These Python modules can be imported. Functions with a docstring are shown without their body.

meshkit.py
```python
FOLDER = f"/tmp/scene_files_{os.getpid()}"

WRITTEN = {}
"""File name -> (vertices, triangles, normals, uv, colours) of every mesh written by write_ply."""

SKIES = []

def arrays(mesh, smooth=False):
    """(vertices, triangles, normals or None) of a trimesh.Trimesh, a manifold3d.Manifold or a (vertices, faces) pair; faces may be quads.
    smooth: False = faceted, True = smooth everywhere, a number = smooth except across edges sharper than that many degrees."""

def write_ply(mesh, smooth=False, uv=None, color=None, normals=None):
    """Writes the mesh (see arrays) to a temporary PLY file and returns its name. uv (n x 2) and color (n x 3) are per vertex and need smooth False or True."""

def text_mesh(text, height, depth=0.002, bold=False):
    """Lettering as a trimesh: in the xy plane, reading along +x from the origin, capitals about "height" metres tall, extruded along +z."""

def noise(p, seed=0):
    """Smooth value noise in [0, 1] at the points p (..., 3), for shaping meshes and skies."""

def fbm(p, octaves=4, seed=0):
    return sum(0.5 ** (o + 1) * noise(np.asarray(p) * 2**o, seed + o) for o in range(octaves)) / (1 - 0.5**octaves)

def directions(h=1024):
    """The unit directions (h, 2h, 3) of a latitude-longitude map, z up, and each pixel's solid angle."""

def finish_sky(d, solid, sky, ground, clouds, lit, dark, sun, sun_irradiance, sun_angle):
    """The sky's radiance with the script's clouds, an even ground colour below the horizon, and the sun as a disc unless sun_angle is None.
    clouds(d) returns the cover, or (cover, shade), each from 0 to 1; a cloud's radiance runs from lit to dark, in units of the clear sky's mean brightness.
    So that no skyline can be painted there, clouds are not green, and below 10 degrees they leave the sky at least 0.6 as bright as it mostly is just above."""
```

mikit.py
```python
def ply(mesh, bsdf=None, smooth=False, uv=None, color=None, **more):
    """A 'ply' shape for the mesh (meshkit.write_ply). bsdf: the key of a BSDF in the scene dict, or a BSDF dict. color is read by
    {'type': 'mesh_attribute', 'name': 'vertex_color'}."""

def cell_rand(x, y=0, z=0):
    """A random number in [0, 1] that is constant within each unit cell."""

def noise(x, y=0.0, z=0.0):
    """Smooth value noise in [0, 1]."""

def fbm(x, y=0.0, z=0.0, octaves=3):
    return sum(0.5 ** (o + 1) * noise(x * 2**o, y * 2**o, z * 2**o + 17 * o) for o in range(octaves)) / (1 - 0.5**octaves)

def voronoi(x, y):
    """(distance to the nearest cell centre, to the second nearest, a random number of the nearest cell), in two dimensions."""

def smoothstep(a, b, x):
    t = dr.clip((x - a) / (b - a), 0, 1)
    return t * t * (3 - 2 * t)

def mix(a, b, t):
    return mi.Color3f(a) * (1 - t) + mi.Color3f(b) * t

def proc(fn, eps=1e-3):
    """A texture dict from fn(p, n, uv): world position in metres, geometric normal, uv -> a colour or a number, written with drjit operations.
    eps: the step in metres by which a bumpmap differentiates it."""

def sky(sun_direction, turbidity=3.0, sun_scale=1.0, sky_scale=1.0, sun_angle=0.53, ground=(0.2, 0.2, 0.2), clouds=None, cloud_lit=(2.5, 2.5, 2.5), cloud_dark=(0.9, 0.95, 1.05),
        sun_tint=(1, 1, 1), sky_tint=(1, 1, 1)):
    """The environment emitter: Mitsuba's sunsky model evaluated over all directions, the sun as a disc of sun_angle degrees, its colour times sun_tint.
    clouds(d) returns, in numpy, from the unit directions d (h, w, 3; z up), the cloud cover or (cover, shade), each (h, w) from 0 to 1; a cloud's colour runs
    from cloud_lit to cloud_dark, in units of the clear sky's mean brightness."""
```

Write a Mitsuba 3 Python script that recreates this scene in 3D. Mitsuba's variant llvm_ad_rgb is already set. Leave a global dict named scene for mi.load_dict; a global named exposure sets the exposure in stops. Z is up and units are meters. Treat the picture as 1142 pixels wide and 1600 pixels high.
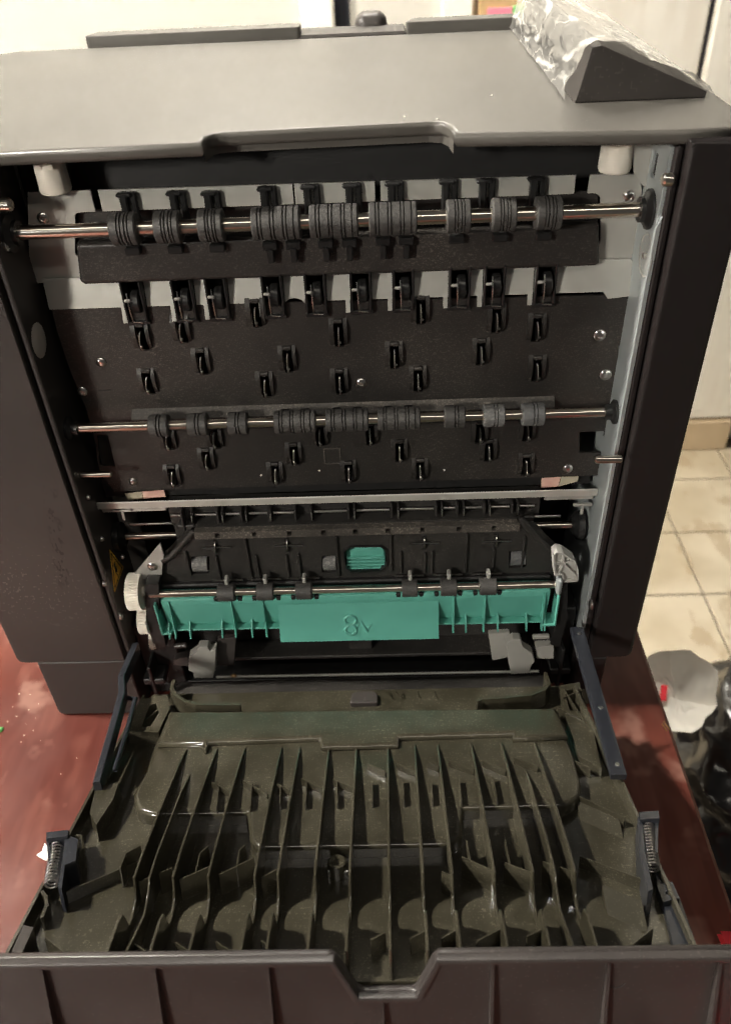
import math, random
import numpy as np, trimesh, mitsuba as mi, drjit as dr
from shapely.geometry import Polygon, LineString, box as sbox, Point
from shapely.ops import unary_union
import mikit, meshkit
from mikit import proc, noise, fbm, voronoi, smoothstep, mix

TF = mi.ScalarTransform4f
rng = random.Random(7)

# ---------------------------------------------------------------- camera, light, exposure
CAM_AT=(0.0276,-0.3838,0.5021); CAM_TO=(-0.00126,0.39283,-0.12725); CAM_UP=(0.02720,0.62996,0.77615); CAM_FOV=48.083
scene, labels = {}, {}
exposure = 0.0
scene['camera'] = {'type': 'thinlens', 'fov': CAM_FOV, 'fov_axis': 'x', 'near_clip': 0.02, 'far_clip': 30.0,
                   'aperture_radius': 0.0015, 'focus_distance': 0.47,
                   'to_world': TF().look_at(origin=list(CAM_AT), target=list(CAM_TO), up=list(CAM_UP))}
scene['room_light'] = {'type': 'constant', 'radiance': {'type': 'rgb', 'value': [0.05, 0.0475, 0.044]}}
LAMPS = [((-1.28, 0.05, 1.63), 0.075, (2100, 1965, 1740)), ((-0.15, 1.08, 1.46), 0.25, (42, 39.5, 35))]
GLOBE = ((-1.2, -1.5, 0.92), 0.14, (170, 159, 141))
STRIP = ((0.0, -1.05, 1.66), 1.7, 0.07, (13, 12, 10.5))

# ---------------------------------------------------------------- materials
def rgb(*c):
    return {'type': 'rgb', 'value': list(c if len(c) == 3 else c * 3)}

def principled(key, base, rough=0.5, bump=None, bscale=0.0002, **kw):
    b = {'type': 'principled', 'base_color': base if isinstance(base, dict) else rgb(*base), 'roughness': rough, **kw}
    if bump is not None:
        b = {'type': 'bumpmap', 'bump': proc(bump, 2e-4), 'scale': 1.0, 'bsdf': b}
    scene[key] = {'type': 'twosided', 'bsdf': b}

def grain(s, a):
    return lambda p, n, uv: a * noise(p.x * s, p.y * s, p.z * s)

def dusty(base, dust, amount, freq=900.0, patch=22.0, thr=0.72):
    def f(p, n, uv):
        fine = noise(p.x * freq, p.y * freq, p.z * freq)
        fine2 = noise(p.x * freq * .43 + 9, p.y * freq * .43, p.z * freq * .43)
        big = fbm(p.x * patch, p.y * patch, p.z * patch, 3)
        spots = smoothstep(thr, thr + .2, fine) * 0.8 + smoothstep(thr + .06, thr + .2, fine2) * 0.7
        haze = smoothstep(.35, .75, big)
        return mix(base, dust, dr.clip(amount * (0.25 * haze + spots * (0.25 + 0.75 * haze)), 0, 1))
    return proc(f)

principled('m_black', dusty((.020, .019, .018), (.14, .125, .11), .35, 1500), .42, grain(1500, .00006), specular=.5)
principled('m_guide', dusty((.016, .0145, .0135), (.13, .115, .10), .38, 1900, 18, .64), .40, grain(1400, .0001), specular=.5)
principled('m_ledge', dusty((.042, .038, .034), (.18, .16, .135), .6, 1500, 30, .6), .5, grain(1400, .00012))
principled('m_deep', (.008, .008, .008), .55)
principled('m_clip', (.012, .012, .012), .30)
principled('m_lid', dusty((.074, .0695, .062), (.21, .20, .175), .20, 1600, 9, .8), proc(lambda p, n, uv: .30 + .20 * fbm(p.x * 22, p.y * 14, p.z * 20, 4)), grain(2600, .00005), specular=.5)
def panel_col(p, n, uv):
    d = fbm(p.x * 7, p.y * 7, p.z * 7, 3)
    c = mix((.029, .026, .0245), (.040, .035, .032), smoothstep(.3, .7, d))
    xc = -.1705 + .17 * (p.z - .226)
    band = smoothstep(.006, .002, dr.abs(p.x - xc)) * smoothstep(.128, .15, p.z) * smoothstep(.232, .20, p.z)
    scuff = band * smoothstep(.52, .66, noise(p.x * 900, p.z * 420, 3.0)) * smoothstep(.3, .55, noise(p.x * 300, p.z * 90, 8.0))
    marks = smoothstep(.80, .9, noise(p.x * 700, p.z * 700, 1.0)) * smoothstep(.5, .8, d)
    return mix(mix(c, (.010, .009, .009), .8 * scuff), (.16, .14, .12), .35 * marks)
principled('m_panel', proc(panel_col), proc(lambda p, n, uv: .32 + .24 * fbm(p.x * 25, p.y * 20, p.z * 12, 4)), grain(2200, .00006))
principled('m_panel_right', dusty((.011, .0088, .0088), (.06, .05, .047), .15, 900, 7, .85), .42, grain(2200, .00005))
principled('m_door', dusty((.026, .0235, .0158), (.26, .24, .18), .26, 2000, 40, .70), .14, grain(1500, .00003), specular=1.0)
principled('m_lip', dusty((.031, .027, .026), (.13, .11, .10), .3, 1200, 14, .78), .36, grain(2400, .00006))
principled('m_arm', dusty((.015, .0165, .021), (.1, .1, .1), .2, 1500, 30, .75), .2, specular=.7)
principled('m_rubber', dusty((.040, .0385, .037), (.10, .095, .086), .35, 1500, 60, .55), .55)
principled('m_rubber_pale', dusty((.090, .092, .094), (.24, .23, .21), .5, 1200, 60, .55), .55)

def zinc(p, n, uv):
    return mix((.40, .395, .365), (.49, .485, .45), fbm(p.x * 60, p.y * 60, p.z * 60, 3))
principled('m_zinc', proc(zinc), .42, grain(900, .00003), metallic=.45, specular=.5)
def zinc2(p, n, uv):
    return mix((.33, .37, .38), (.46, .49, .49), fbm(p.x * 40, p.y * 40, p.z * 40, 3))
principled('m_zinc_blue', proc(zinc2), .38, metallic=.5)
principled('m_zinc_left', proc(lambda p, n, uv: mix((.36, .335, .31), (.46, .43, .40), fbm(p.x * 30, p.y * 30, p.z * 30, 3))), .42)  # left-side copy of the metal, base colour set for the weak light there
principled('m_bar', (.52, .51, .47), .38, metallic=.5)
principled('m_steel', proc(lambda p, n, uv: mix((.80, .73, .62), (.92, .86, .75), noise(p.x * 30, p.z * 400, p.y * 400))), .17, metallic=1.0)
principled('m_chrome', (.80, .78, .74), .16, metallic=1.0)
principled('m_wheel', (.50, .48, .44), .22, metallic=1.0)
principled('m_green', proc(lambda p, n, uv: mix((.080, .300, .242), (.100, .345, .280), fbm(p.x * 25, p.y * 40, p.z * 40, 3))), .45, grain(900, .00004))
principled('m_white', proc(lambda p, n, uv: mix((.66, .62, .53), (.74, .70, .62), fbm(p.x * 80, p.y * 80, p.z * 80, 2))), .4)
principled('m_grey_plastic', (.27, .265, .245), .45)
principled('m_cap', (.38, .375, .35), .4)
principled('m_yellow', (.62, .36, .05), .4)
principled('m_ink', (.012, .012, .012), .5)
principled('m_brass', (.70, .48, .22), .25, metallic=1.0)
principled('m_pink', proc(lambda p, n, uv: mix((.62, .36, .30), (.68, .47, .38), fbm(p.x * 200, p.z * 200, 0, 2))), .6)
principled('m_tan_tape', (.40, .36, .27), .55)
principled('m_red', (.72, .03, .045), .75)
principled('m_paper', (.78, .76, .70), .7)
principled('m_green_bead', (.05, .25, .06), .4)
principled('m_crumb', (.62, .56, .46), .7)
principled('m_bag', (.014, .013, .013), .17, specular=.7)
principled('m_brown_paper', (.34, .24, .14), .7)

def table_col(p, n, uv):
    a = fbm(p.x * 9, p.y * 7, 0.0, 4)
    b = fbm(p.x * 60, p.y * 22, 3.0, 3)
    s = smoothstep(.62, .8, fbm(p.x * 35 + 7, p.y * 35, 5.0, 4))
    g = fbm(p.x * 160 + 3 * a, p.y * 9, 2.0, 3)
    c = mix((.070, .0145, .010), (.130, .037, .025), smoothstep(.3, .7, a))
    c = mix(c, (.19, .075, .055), .4 * smoothstep(.45, .75, b))
    c = mix(c, (.085, .022, .016), .5 * smoothstep(.5, .75, g))
    return mix(c, (.32, .19, .15), .4 * s)
def table_rough(p, n, uv):
    return .20 + .22 * fbm(p.x * 30, p.y * 30, 1.0, 3)
scene['m_table'] = {'type': 'twosided', 'bsdf': {'type': 'principled', 'base_color': proc(table_col), 'roughness': proc(table_rough), 'specular': .4, 'clearcoat': .15, 'clearcoat_gloss': .8}}
def tile_col(p, n, uv):
    a = fbm(p.x * 6, p.y * 6, 0, 4); b = fbm(p.x * 28, p.y * 15, 4.0, 4)
    c = mix((.46, .39, .275), (.58, .51, .39), smoothstep(.3, .7, a))
    return mix(c, (.36, .27, .16), .55 * smoothstep(.55, .75, b))
principled('m_tile', proc(tile_col), .33)
principled('m_grout', (.13, .11, .08), .8)
def wall_col(p, n, uv):
    a = fbm(p.x * 5, p.z * 5, p.y * 5, 3)
    return mix((.53, .51, .455), (.59, .57, .515), a)
principled('m_wall', proc(wall_col), .6)
def door_col(p, n, uv):
    a = fbm(p.x * 20, p.z * 3.5, p.y * 9, 4)
    return mix((.81, .78, .70), (.72, .67, .58), .7 * smoothstep(.45, .7, a))
principled('m_white_wood', proc(door_col), .45)
principled('m_trim', (.82, .79, .71), .5)
principled('m_gap', (.025, .028, .04), .7)
principled('m_wood', (.50, .34, .17), .5)
principled('m_baseboard', proc(lambda p, n, uv: mix((.52, .40, .26), (.60, .49, .34), fbm(p.x * 14, p.z * 14, 0, 3))), .5)
principled('m_card_pink', (.75, .25, .33), .6)
principled('m_card_green', (.25, .55, .22), .6)
def film_w(p, n, uv):
    r = fbm(p.x * 70, p.y * 25, p.z * 70, 3)
    r2 = fbm(p.x * 190 + 3, p.y * 70, p.z * 190, 2)
    g1 = 1 - dr.abs(2 * noise(p.x * 55 + 2 * r, p.y * 34, p.z * 55) - 1)
    g2 = 1 - dr.abs(2 * noise(p.x * 120, p.y * 60 + 2 * r2, p.z * 120 + 5) - 1)
    return .04 + .07 * r + .34 * smoothstep(.88, .99, g1) * smoothstep(.3, .6, r2) + .22 * smoothstep(.9, 1.0, g2) * smoothstep(.4, .6, r)
scene['m_film'] = {'type': 'blendbsdf', 'weight': proc(film_w), 'a': {'type': 'thindielectric', 'int_ior': 1.45},
                   'b': {'type': 'twosided', 'bsdf': {'type': 'principled', 'base_color': rgb(.86, .85, .80), 'roughness': .22, 'specular': .8}}}

# ---------------------------------------------------------------- mesh helpers
def tm(v, f):
    return trimesh.Trimesh(np.asarray(v, float), np.asarray(f, int), process=False)

def join(ms):
    return trimesh.util.concatenate([m for m in ms])

def remap(m, fn):
    """vertices through fn; faces flipped when fn mirrors."""
    v = np.asarray(m.vertices, float)
    w = np.asarray(fn(v), float)
    c = v.mean(0); e = 1e-3
    J = np.array([np.asarray(fn((c + e * np.eye(3)[i])[None]))[0] - np.asarray(fn(c[None]))[0] for i in range(3)])
    f = np.asarray(m.faces)
    return tm(w, f[:, ::-1] if np.linalg.det(J) < 0 else f)

def hull(pts):
    return trimesh.convex.convex_hull(np.asarray(pts, float))

def cbox(x0, x1, y0, y1, z0, z1, c=0.0006):
    c = min(c, (x1 - x0) / 2.2, (y1 - y0) / 2.2, (z1 - z0) / 2.2)
    P = []
    for sx in (0, 1):
        for sy in (0, 1):
            for sz in (0, 1):
                q = [(x0, x1)[sx], (y0, y1)[sy], (z0, z1)[sz]]
                d = [c * (1 - 2 * sx), c * (1 - 2 * sy), c * (1 - 2 * sz)]
                for k in range(3):
                    P.append([q[i] + (0 if i == k else d[i]) for i in range(3)])
    return hull(P)

def rbox(x0, x1, y0, y1, z0, z1, r):
    P = []
    for cx, sx in ((x0 + r, -1), (x1 - r, 1)):
        for cy, sy in ((y0 + r, -1), (y1 - r, 1)):
            for cz, sz in ((z0 + r, -1), (z1 - r, 1)):
                for a in np.linspace(0, math.pi / 2, 5):
                    for b in np.linspace(0, math.pi / 2, 5):
                        P.append([cx + sx * r * math.cos(a) * math.cos(b), cy + sy * r * math.sin(a) * math.cos(b), cz + sz * r * math.sin(b)])
    return hull(P)

AX = {'y': lambda v: np.stack([v[:, 0], v[:, 2], v[:, 1]], 1), 'x': lambda v: np.stack([v[:, 2], v[:, 0], v[:, 1]], 1), 'z': lambda v: v}

def prism(poly, a0, a1, axis='y'):
    """polygon in (x,z) along y, in (y,z) along x, or in (x,y) along z."""
    if not hasattr(poly, 'geom_type'):
        poly = Polygon(poly)
    poly = poly.buffer(0)
    ms = []
    for g in getattr(poly, 'geoms', [poly]):
        m = trimesh.creation.extrude_polygon(g, a1 - a0, engine='earcut')
        m.vertices[:, 2] += a0
        ms.append(m)
    return remap(join(ms), AX[axis])

def bevel_prism(pts, a0, a1, r, axis='y', steps=4, both=True):
    """simple polygon extruded with rounded rims (at a0 and, if both, a1)."""
    P = np.asarray(pts, float)
    if Polygon(P).exterior.is_ccw is False:
        P = P[::-1]
    n = len(P)
    e = np.roll(P, -1, 0) - P
    e /= np.linalg.norm(e, axis=1, keepdims=True)
    nrm = np.stack([e[:, 1], -e[:, 0]], 1)           # outward for ccw
    prev = np.roll(nrm, 1, 0)
    mit = nrm + prev
    mit /= np.maximum(np.sum(mit * nrm, 1, keepdims=True), .35)
    levels = []
    for k in range(steps + 1):
        t = k / steps * math.pi / 2
        levels.append((r * (1 - math.sin(t)), a0 + r * (1 - math.cos(t))))
    if both:
        levels += [(i, a1 - (a - a0)) for i, a in reversed(levels)]
    else:
        levels.append((0, a1))
    V = np.vstack([np.hstack([P - mit * i, np.full((n, 1), a)]) for i, a in levels])
    F = []
    for k in range(len(levels) - 1):
        for i in range(n):
            j = (i + 1) % n
            a, b, c, d = k * n + i, k * n + j, (k + 1) * n + j, (k + 1) * n + i
            F += [[a, b, c], [a, c, d]]
    tv, tf = trimesh.creation.triangulate_polygon(Polygon(P - mit * levels[0][0]), engine='earcut')
    lut = [int(np.argmin(np.sum((P - mit * levels[0][0] - q) ** 2, 1))) for q in tv]
    for t in tf:
        t = [lut[q] for q in t]
        p = V[t][:, :2]
        if np.cross(p[1] - p[0], p[2] - p[0]) < 0:
            t = t[::-1]
        F.append(t[::-1]); F.append([q + (len(levels) - 1) * n for q in t])
    return remap(tm(V, F), AX[axis])

def rounded(pts, r, seg=4):
    """polygon with rounded corners (list of points)."""
    P = [np.array(p, float) for p in pts]; out = []
    n = len(P)
    for i in range(n):
        a, b, c = P[i - 1], P[i], P[(i + 1) % n]
        rr = r[i] if isinstance(r, (list, tuple)) else r
        la, lc = np.linalg.norm(a - b), np.linalg.norm(c - b)
        d = min(rr, la * .45, lc * .45)
        if d <= 1e-6:
            out.append(tuple(b)); continue
        p0, p1 = b + (a - b) / la * d, b + (c - b) / lc * d
        for k in range(seg + 1):
            t = k / seg
            out.append(tuple((1 - t) ** 2 * p0 + 2 * t * (1 - t) * b + t * t * p1))
    return out

def lathe(profile, n=28, axis='x', c=(0, 0, 0)):
    """profile [(a, r)] turned round the axis through c."""
    pr = np.asarray(profile, float); ang = np.arange(n) * 2 * math.pi / n
    V, F = [], []
    for a, r in pr:
        V += [(a, r * math.cos(t), r * math.sin(t)) for t in ang]
    for k in range(len(pr) - 1):
        for i in range(n):
            j = (i + 1) % n
            F += [[k * n + i, (k + 1) * n + i, (k + 1) * n + j], [k * n + i, (k + 1) * n + j, k * n + j]]
    V += [(pr[0][0], 0, 0), (pr[-1][0], 0, 0)]
    z0, z1 = len(V) - 2, len(V) - 1
    for i in range(n):
        j = (i + 1) % n
        F += [[z0, i, j], [z1, (len(pr) - 1) * n + j, (len(pr) - 1) * n + i]]
    m = tm(V, F)
    m.faces = m.faces[:, ::-1]
    fn = {'x': lambda v: v, 'y': lambda v: v[:, [1, 0, 2]], 'z': lambda v: v[:, [1, 2, 0]]}[axis]
    m = remap(m, fn)
    m.vertices += np.asarray(c, float)
    if m.volume < 0:
        m.faces = m.faces[:, ::-1]
    return m

def rod(p0, p1, r, n=16, cap=.0):
    p0, p1 = np.asarray(p0, float), np.asarray(p1, float)
    L = np.linalg.norm(p1 - p0); c = min(r * .3, L * .2)
    m = lathe([(0, r - c), (c, r), (L - c, r), (L, r - c)], n)
    d = (p1 - p0) / L
    a = np.cross(d, [0, 0, 1.0]) if abs(d[2]) < .9 else np.cross(d, [0, 1.0, 0]); a /= np.linalg.norm(a)
    R = np.stack([d, np.cross(a, d), a], 1)
    if np.linalg.det(R) < 0:
        R[:, 2] *= -1
    m.vertices = m.vertices @ R.T + p0
    return m

def tube(pts, r, n=8, closed=False):
    p = np.asarray(pts, float); k = len(p)
    t = np.roll(p, -1, 0) - np.roll(p, 1, 0) if closed else np.gradient(p, axis=0)
    t /= np.linalg.norm(t, axis=1, keepdims=True) + 1e-12
    ref = np.array([0, 0, 1.0]) if np.abs(t[:, 2]).mean() < .8 else np.array([1.0, 0, 0])
    a = np.cross(t, ref); bad = np.linalg.norm(a, axis=1) < 1e-3
    a[bad] = np.cross(t[bad], [0.3, 1, 0.1]); a /= np.linalg.norm(a, axis=1, keepdims=True)
    b = np.cross(t, a); ang = np.arange(n) * 2 * math.pi / n
    V = (p[:, None] + r * (np.cos(ang)[None, :, None] * a[:, None] + np.sin(ang)[None, :, None] * b[:, None])).reshape(-1, 3)
    F = []
    for i in range(k if closed else k - 1):
        i2 = (i + 1) % k
        for j in range(n):
            j2 = (j + 1) % n
            F += [[i * n + j, i * n + j2, i2 * n + j2], [i * n + j, i2 * n + j2, i2 * n + j]]
    if not closed:
        V = np.vstack([V, p[:1], p[-1:]]); z = len(V)
        for j in range(n):
            j2 = (j + 1) % n
            F += [[z - 2, j2, j], [z - 1, (k - 1) * n + j, (k - 1) * n + j2]]
    m = tm(V, F)
    if m.volume < 0:
        m.faces = m.faces[:, ::-1]
    return m

def sheared(m, z0, k):
    """leans a sheet: y grows by k for each metre above z0."""
    m.vertices[:, 1] += (m.vertices[:, 2] - z0) * k
    return m

used = {}
def key_for(base):
    n = used.get(base, 0); used[base] = n + 1
    return base if n == 0 else f'{base}_{n:03d}'

def part(parent, name, mesh, mat, smooth=False, label=None, **more):
    key = key_for(parent + '__' + name if parent else name)
    scene[key] = mikit.ply(mesh, mat, smooth=smooth, **more)
    if label:
        labels[key] = {'label': label}
    return key

def top(key, label, category, **kw):
    labels[key] = {'label': label, 'category': category, **kw}
    return key

# ---------------------------------------------------------------- setting: floor, wall
FZ = -0.75
WY = 1.40
scene['floor'] = mikit.ply(cbox(-2.2, 2.6, -1.6, WY + .05, FZ - .05, FZ - .004, .001), 'm_grout')
labels['floor'] = {'kind': 'structure', 'label': 'beige square tile floor with dark grout lines'}
gx, gy = 0.689, 0.8573
for i in range(-5, 7):
    for j in range(-5, 3):
        x0, y0 = gx + .2005 * (i - 1), gy + .2005 * j
        if y0 + .05 > WY or x0 < -.2 or x0 > 1.6 or y0 < -.2:
            continue
        x1, y1 = x0 + .1965, min(y0 + .1965, WY - .012)
        dz = rng.uniform(-.0006, .0006)
        part('floor', 'tile', cbox(x0, x1, y0, y1, FZ - .006, FZ + dz, .0012), 'm_tile')

wall = [cbox(-2.2, -.1060, WY, WY + .1, FZ, 1.8, .002), cbox(-.0215, 2.6, WY + .03, WY + .12, FZ, 1.8, .002), cbox(-.06, -.02, WY + .05, WY + .12, FZ, 1.8, .001)]
scene['wall'] = mikit.ply(join(wall), 'm_wall')
labels['wall'] = {'kind': 'structure', 'label': 'cream painted wall behind the printer'}
part('wall', 'trim_board', cbox(-.113, -.050, WY - .018, WY + .02, FZ, 1.8, .004), 'm_trim')
part('wall', 'dark_gap', cbox(-.052, -.020, WY + .044, WY + .05, FZ, 1.8, .001), 'm_gap')
part('wall', 'trim_board', cbox(.152, .212, WY + .005, WY + .032, FZ, 1.8, .004), 'm_trim')

dk = key_for('white_door')
top(dk, 'white wooden door panel with worn paint right of the printer top', 'door')
part(dk, 'panel', cbox(.312, .648, WY - .012, WY + .028, FZ + .02, 1.45, .004), 'm_white_wood')
part(dk, 'panel', cbox(.660, 1.35, WY - .016, WY + .026, FZ + .095, 1.45, .004), 'm_white_wood')
part(dk, 'seam', cbox(.646, .662, WY + .004, WY + .010, FZ + .02, 1.45, .0005), 'm_gap')
bb = cbox(.60, .905, WY - .022, WY - .002, FZ + .001, FZ + .088, .003)
part('wall', 'baseboard', bb, 'm_baseboard')

pk = key_for('wall_card')
top(pk, 'small pink and green card in a wooden frame on the far wall', 'card')
part(pk, 'frame', cbox(.222, .318, WY - .004, WY + .028, .20, .36, .003), 'm_wood')
part(pk, 'card', cbox(.236, .282, WY - .0075, WY - .0035, .238, .262, .0004), 'm_card_pink')
part(pk, 'card', cbox(.283, .318, WY - .0085, WY - .0035, .242, .264, .0004), 'm_card_green')

# unseen ceiling lamps: one placed to light the door, one the wall and lid
for k, (pos, r, rad) in enumerate(LAMPS):
    lk = key_for('unseen_ceiling_lamp')
    top(lk, ('unseen small bright ceiling lamp left of the printer, placed to light the door ribs', 'unseen round ceiling lamp behind the printer, placed to light the wall and lid')[k], 'lamp')
    part(lk, 'housing', lathe([(0, r * 1.08), (.03, r * 1.08), (.034, r)], 40, 'z', (pos[0], pos[1], pos[2] + .004)), 'm_white', 30)
    disc = lathe([(0, r * .96), (.003, r)], 40, 'z', pos)
    scene[lk + '__diffuser'] = mikit.ply(disc, 'm_paper', emitter={'type': 'area', 'radiance': {'type': 'rgb', 'value': list(map(float, rad))}})

lk = key_for('unseen_globe_lamp')  # out of view, set low to light the interior but hardly the door
top(lk, 'unseen lamp with a white globe left behind the camera, placed to light the printer interior', 'lamp')
g_ = trimesh.creation.icosphere(subdivisions=3); g_.vertices = g_.vertices * GLOBE[1] + np.array(GLOBE[0])
scene[lk + '__globe'] = mikit.ply(g_, 'm_paper', smooth=True, emitter={'type': 'area', 'radiance': {'type': 'rgb', 'value': list(map(float, GLOBE[2]))}})
part(lk, 'pole', join([rod((GLOBE[0][0], GLOBE[0][1], FZ), (GLOBE[0][0], GLOBE[0][1], GLOBE[0][2] - GLOBE[1] - .004), .014), rod((GLOBE[0][0], GLOBE[0][1], FZ), (GLOBE[0][0], GLOBE[0][1], FZ + .02), .13, 32)]), 'm_zinc')
lk = key_for('unseen_strip_lamp')  # out of view, long in x so the metal shafts catch a highlight
top(lk, 'unseen long strip lamp behind the camera, placed for highlights along the shafts', 'lamp')
sx_, sy_, sz_ = STRIP[0]
part(lk, 'housing', cbox(sx_ - STRIP[1] / 2 - .02, sx_ + STRIP[1] / 2 + .02, sy_ - .06, sy_ + .06, sz_ + .014, sz_ + .06, .004), 'm_white')
scene[lk + '__tube'] = mikit.ply(cbox(sx_ - STRIP[1] / 2, sx_ + STRIP[1] / 2, sy_ - STRIP[2] / 2, sy_ + STRIP[2] / 2, sz_, sz_ + .012, .002), 'm_paper', emitter={'type': 'area', 'radiance': {'type': 'rgb', 'value': list(map(float, STRIP[3]))}})

# ---------------------------------------------------------------- table and what lies about
tk = key_for('table')
top(tk, 'reddish brown wooden table with worn glossy top under the printer', 'table')
part(tk, 'tabletop', cbox(-1.0, .2275, -.62, .42, -.028, 0, .003), 'm_table')
for lx in (-.95, .17):
    for ly in (-.57, .36):
        part(tk, 'leg', cbox(lx, lx + .05, ly, ly + .05, FZ, -.028, .003), 'm_table')
part(tk, 'scratch', join([tube([(.2211,-.0180,.0004), (.2229,-.0247,.0004)], .0004, 5), tube([(.2229,-.0163,.0004), (.2251,-.0231,.0004)], .0004, 5)]), 'm_brass', label='two short yellow scratches near the table edge')

def crumple(mesh, amp, freq, seed, oct=4):
    v = np.array(mesh.vertices)
    n = np.array(mesh.vertex_normals)
    d = meshkit.fbm(v * freq + 11.3, oct, seed)
    ridge = 1 - np.abs(2 * meshkit.noise(v * freq * 1.7 + 5, seed + 9) - 1)
    v = v + n * ((d - .5) * amp + (ridge - .5) * amp * .7)[:, None]
    return tm(v, mesh.faces)

def blob(c, s, amp, freq, seed, sub=5):
    m = trimesh.creation.icosphere(subdivisions=sub)
    m.vertices = m.vertices * np.asarray(s, float) + np.asarray(c, float)
    return crumple(m, amp, freq, seed)

bag = blob((.575, .255, -.54), (.175, .165, .235), .085, 9, 3, 6)
bag.vertices[:, 2] = np.maximum(bag.vertices[:, 2], FZ + .002)
scene['trash_bag'] = mikit.ply(bag, 'm_bag', smooth=35)
top('trash_bag', 'crumpled black plastic rubbish bag on the tile floor beside the table', 'bag')

def bowl(c, r, depth, tilt):
    V, F = [], []; nr, na = 7, 26; rr_ = random.Random(5)
    for i in range(nr):
        t = i / (nr - 1)
        for j in range(na):
            a = j * 2 * math.pi / na
            rr = r * t * (1 + .05 * math.cos(8 * a) * t + .06 * math.sin(3 * a + 1) * t)
            z = depth * t ** 3 + .006 * math.sin(5 * a + 2) * t + .008 * math.sin(2 * a) * t
            z += rr_.uniform(-.0035, .0035) * (.3 + t)
            V.append((rr * math.cos(a), rr * math.sin(a), z))
    for i in range(nr - 1):
        for j in range(na):
            j2 = (j + 1) % na
            F += [[i * na + j, (i + 1) * na + j, (i + 1) * na + j2], [i * na + j, (i + 1) * na + j2, i * na + j2]]
    m = tm(V, F)
    lo = m.copy(); lo.vertices = lo.vertices - [0, 0, .0025]; lo.faces = lo.faces[:, ::-1]
    m = join([m, lo])
    R = trimesh.transformations.euler_matrix(*tilt)[:3, :3]
    m.vertices = m.vertices @ R.T + np.asarray(c)
    return m
BC = (.3737,.2635,-.3300)
scene['paper_bowl'] = mikit.ply(bowl(BC, .050, .034, (.35, -.35, .2)), 'm_paper', smooth=28)
top('paper_bowl', 'white crumpled paper bowl lying on the black rubbish bag', 'bowl')
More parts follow.
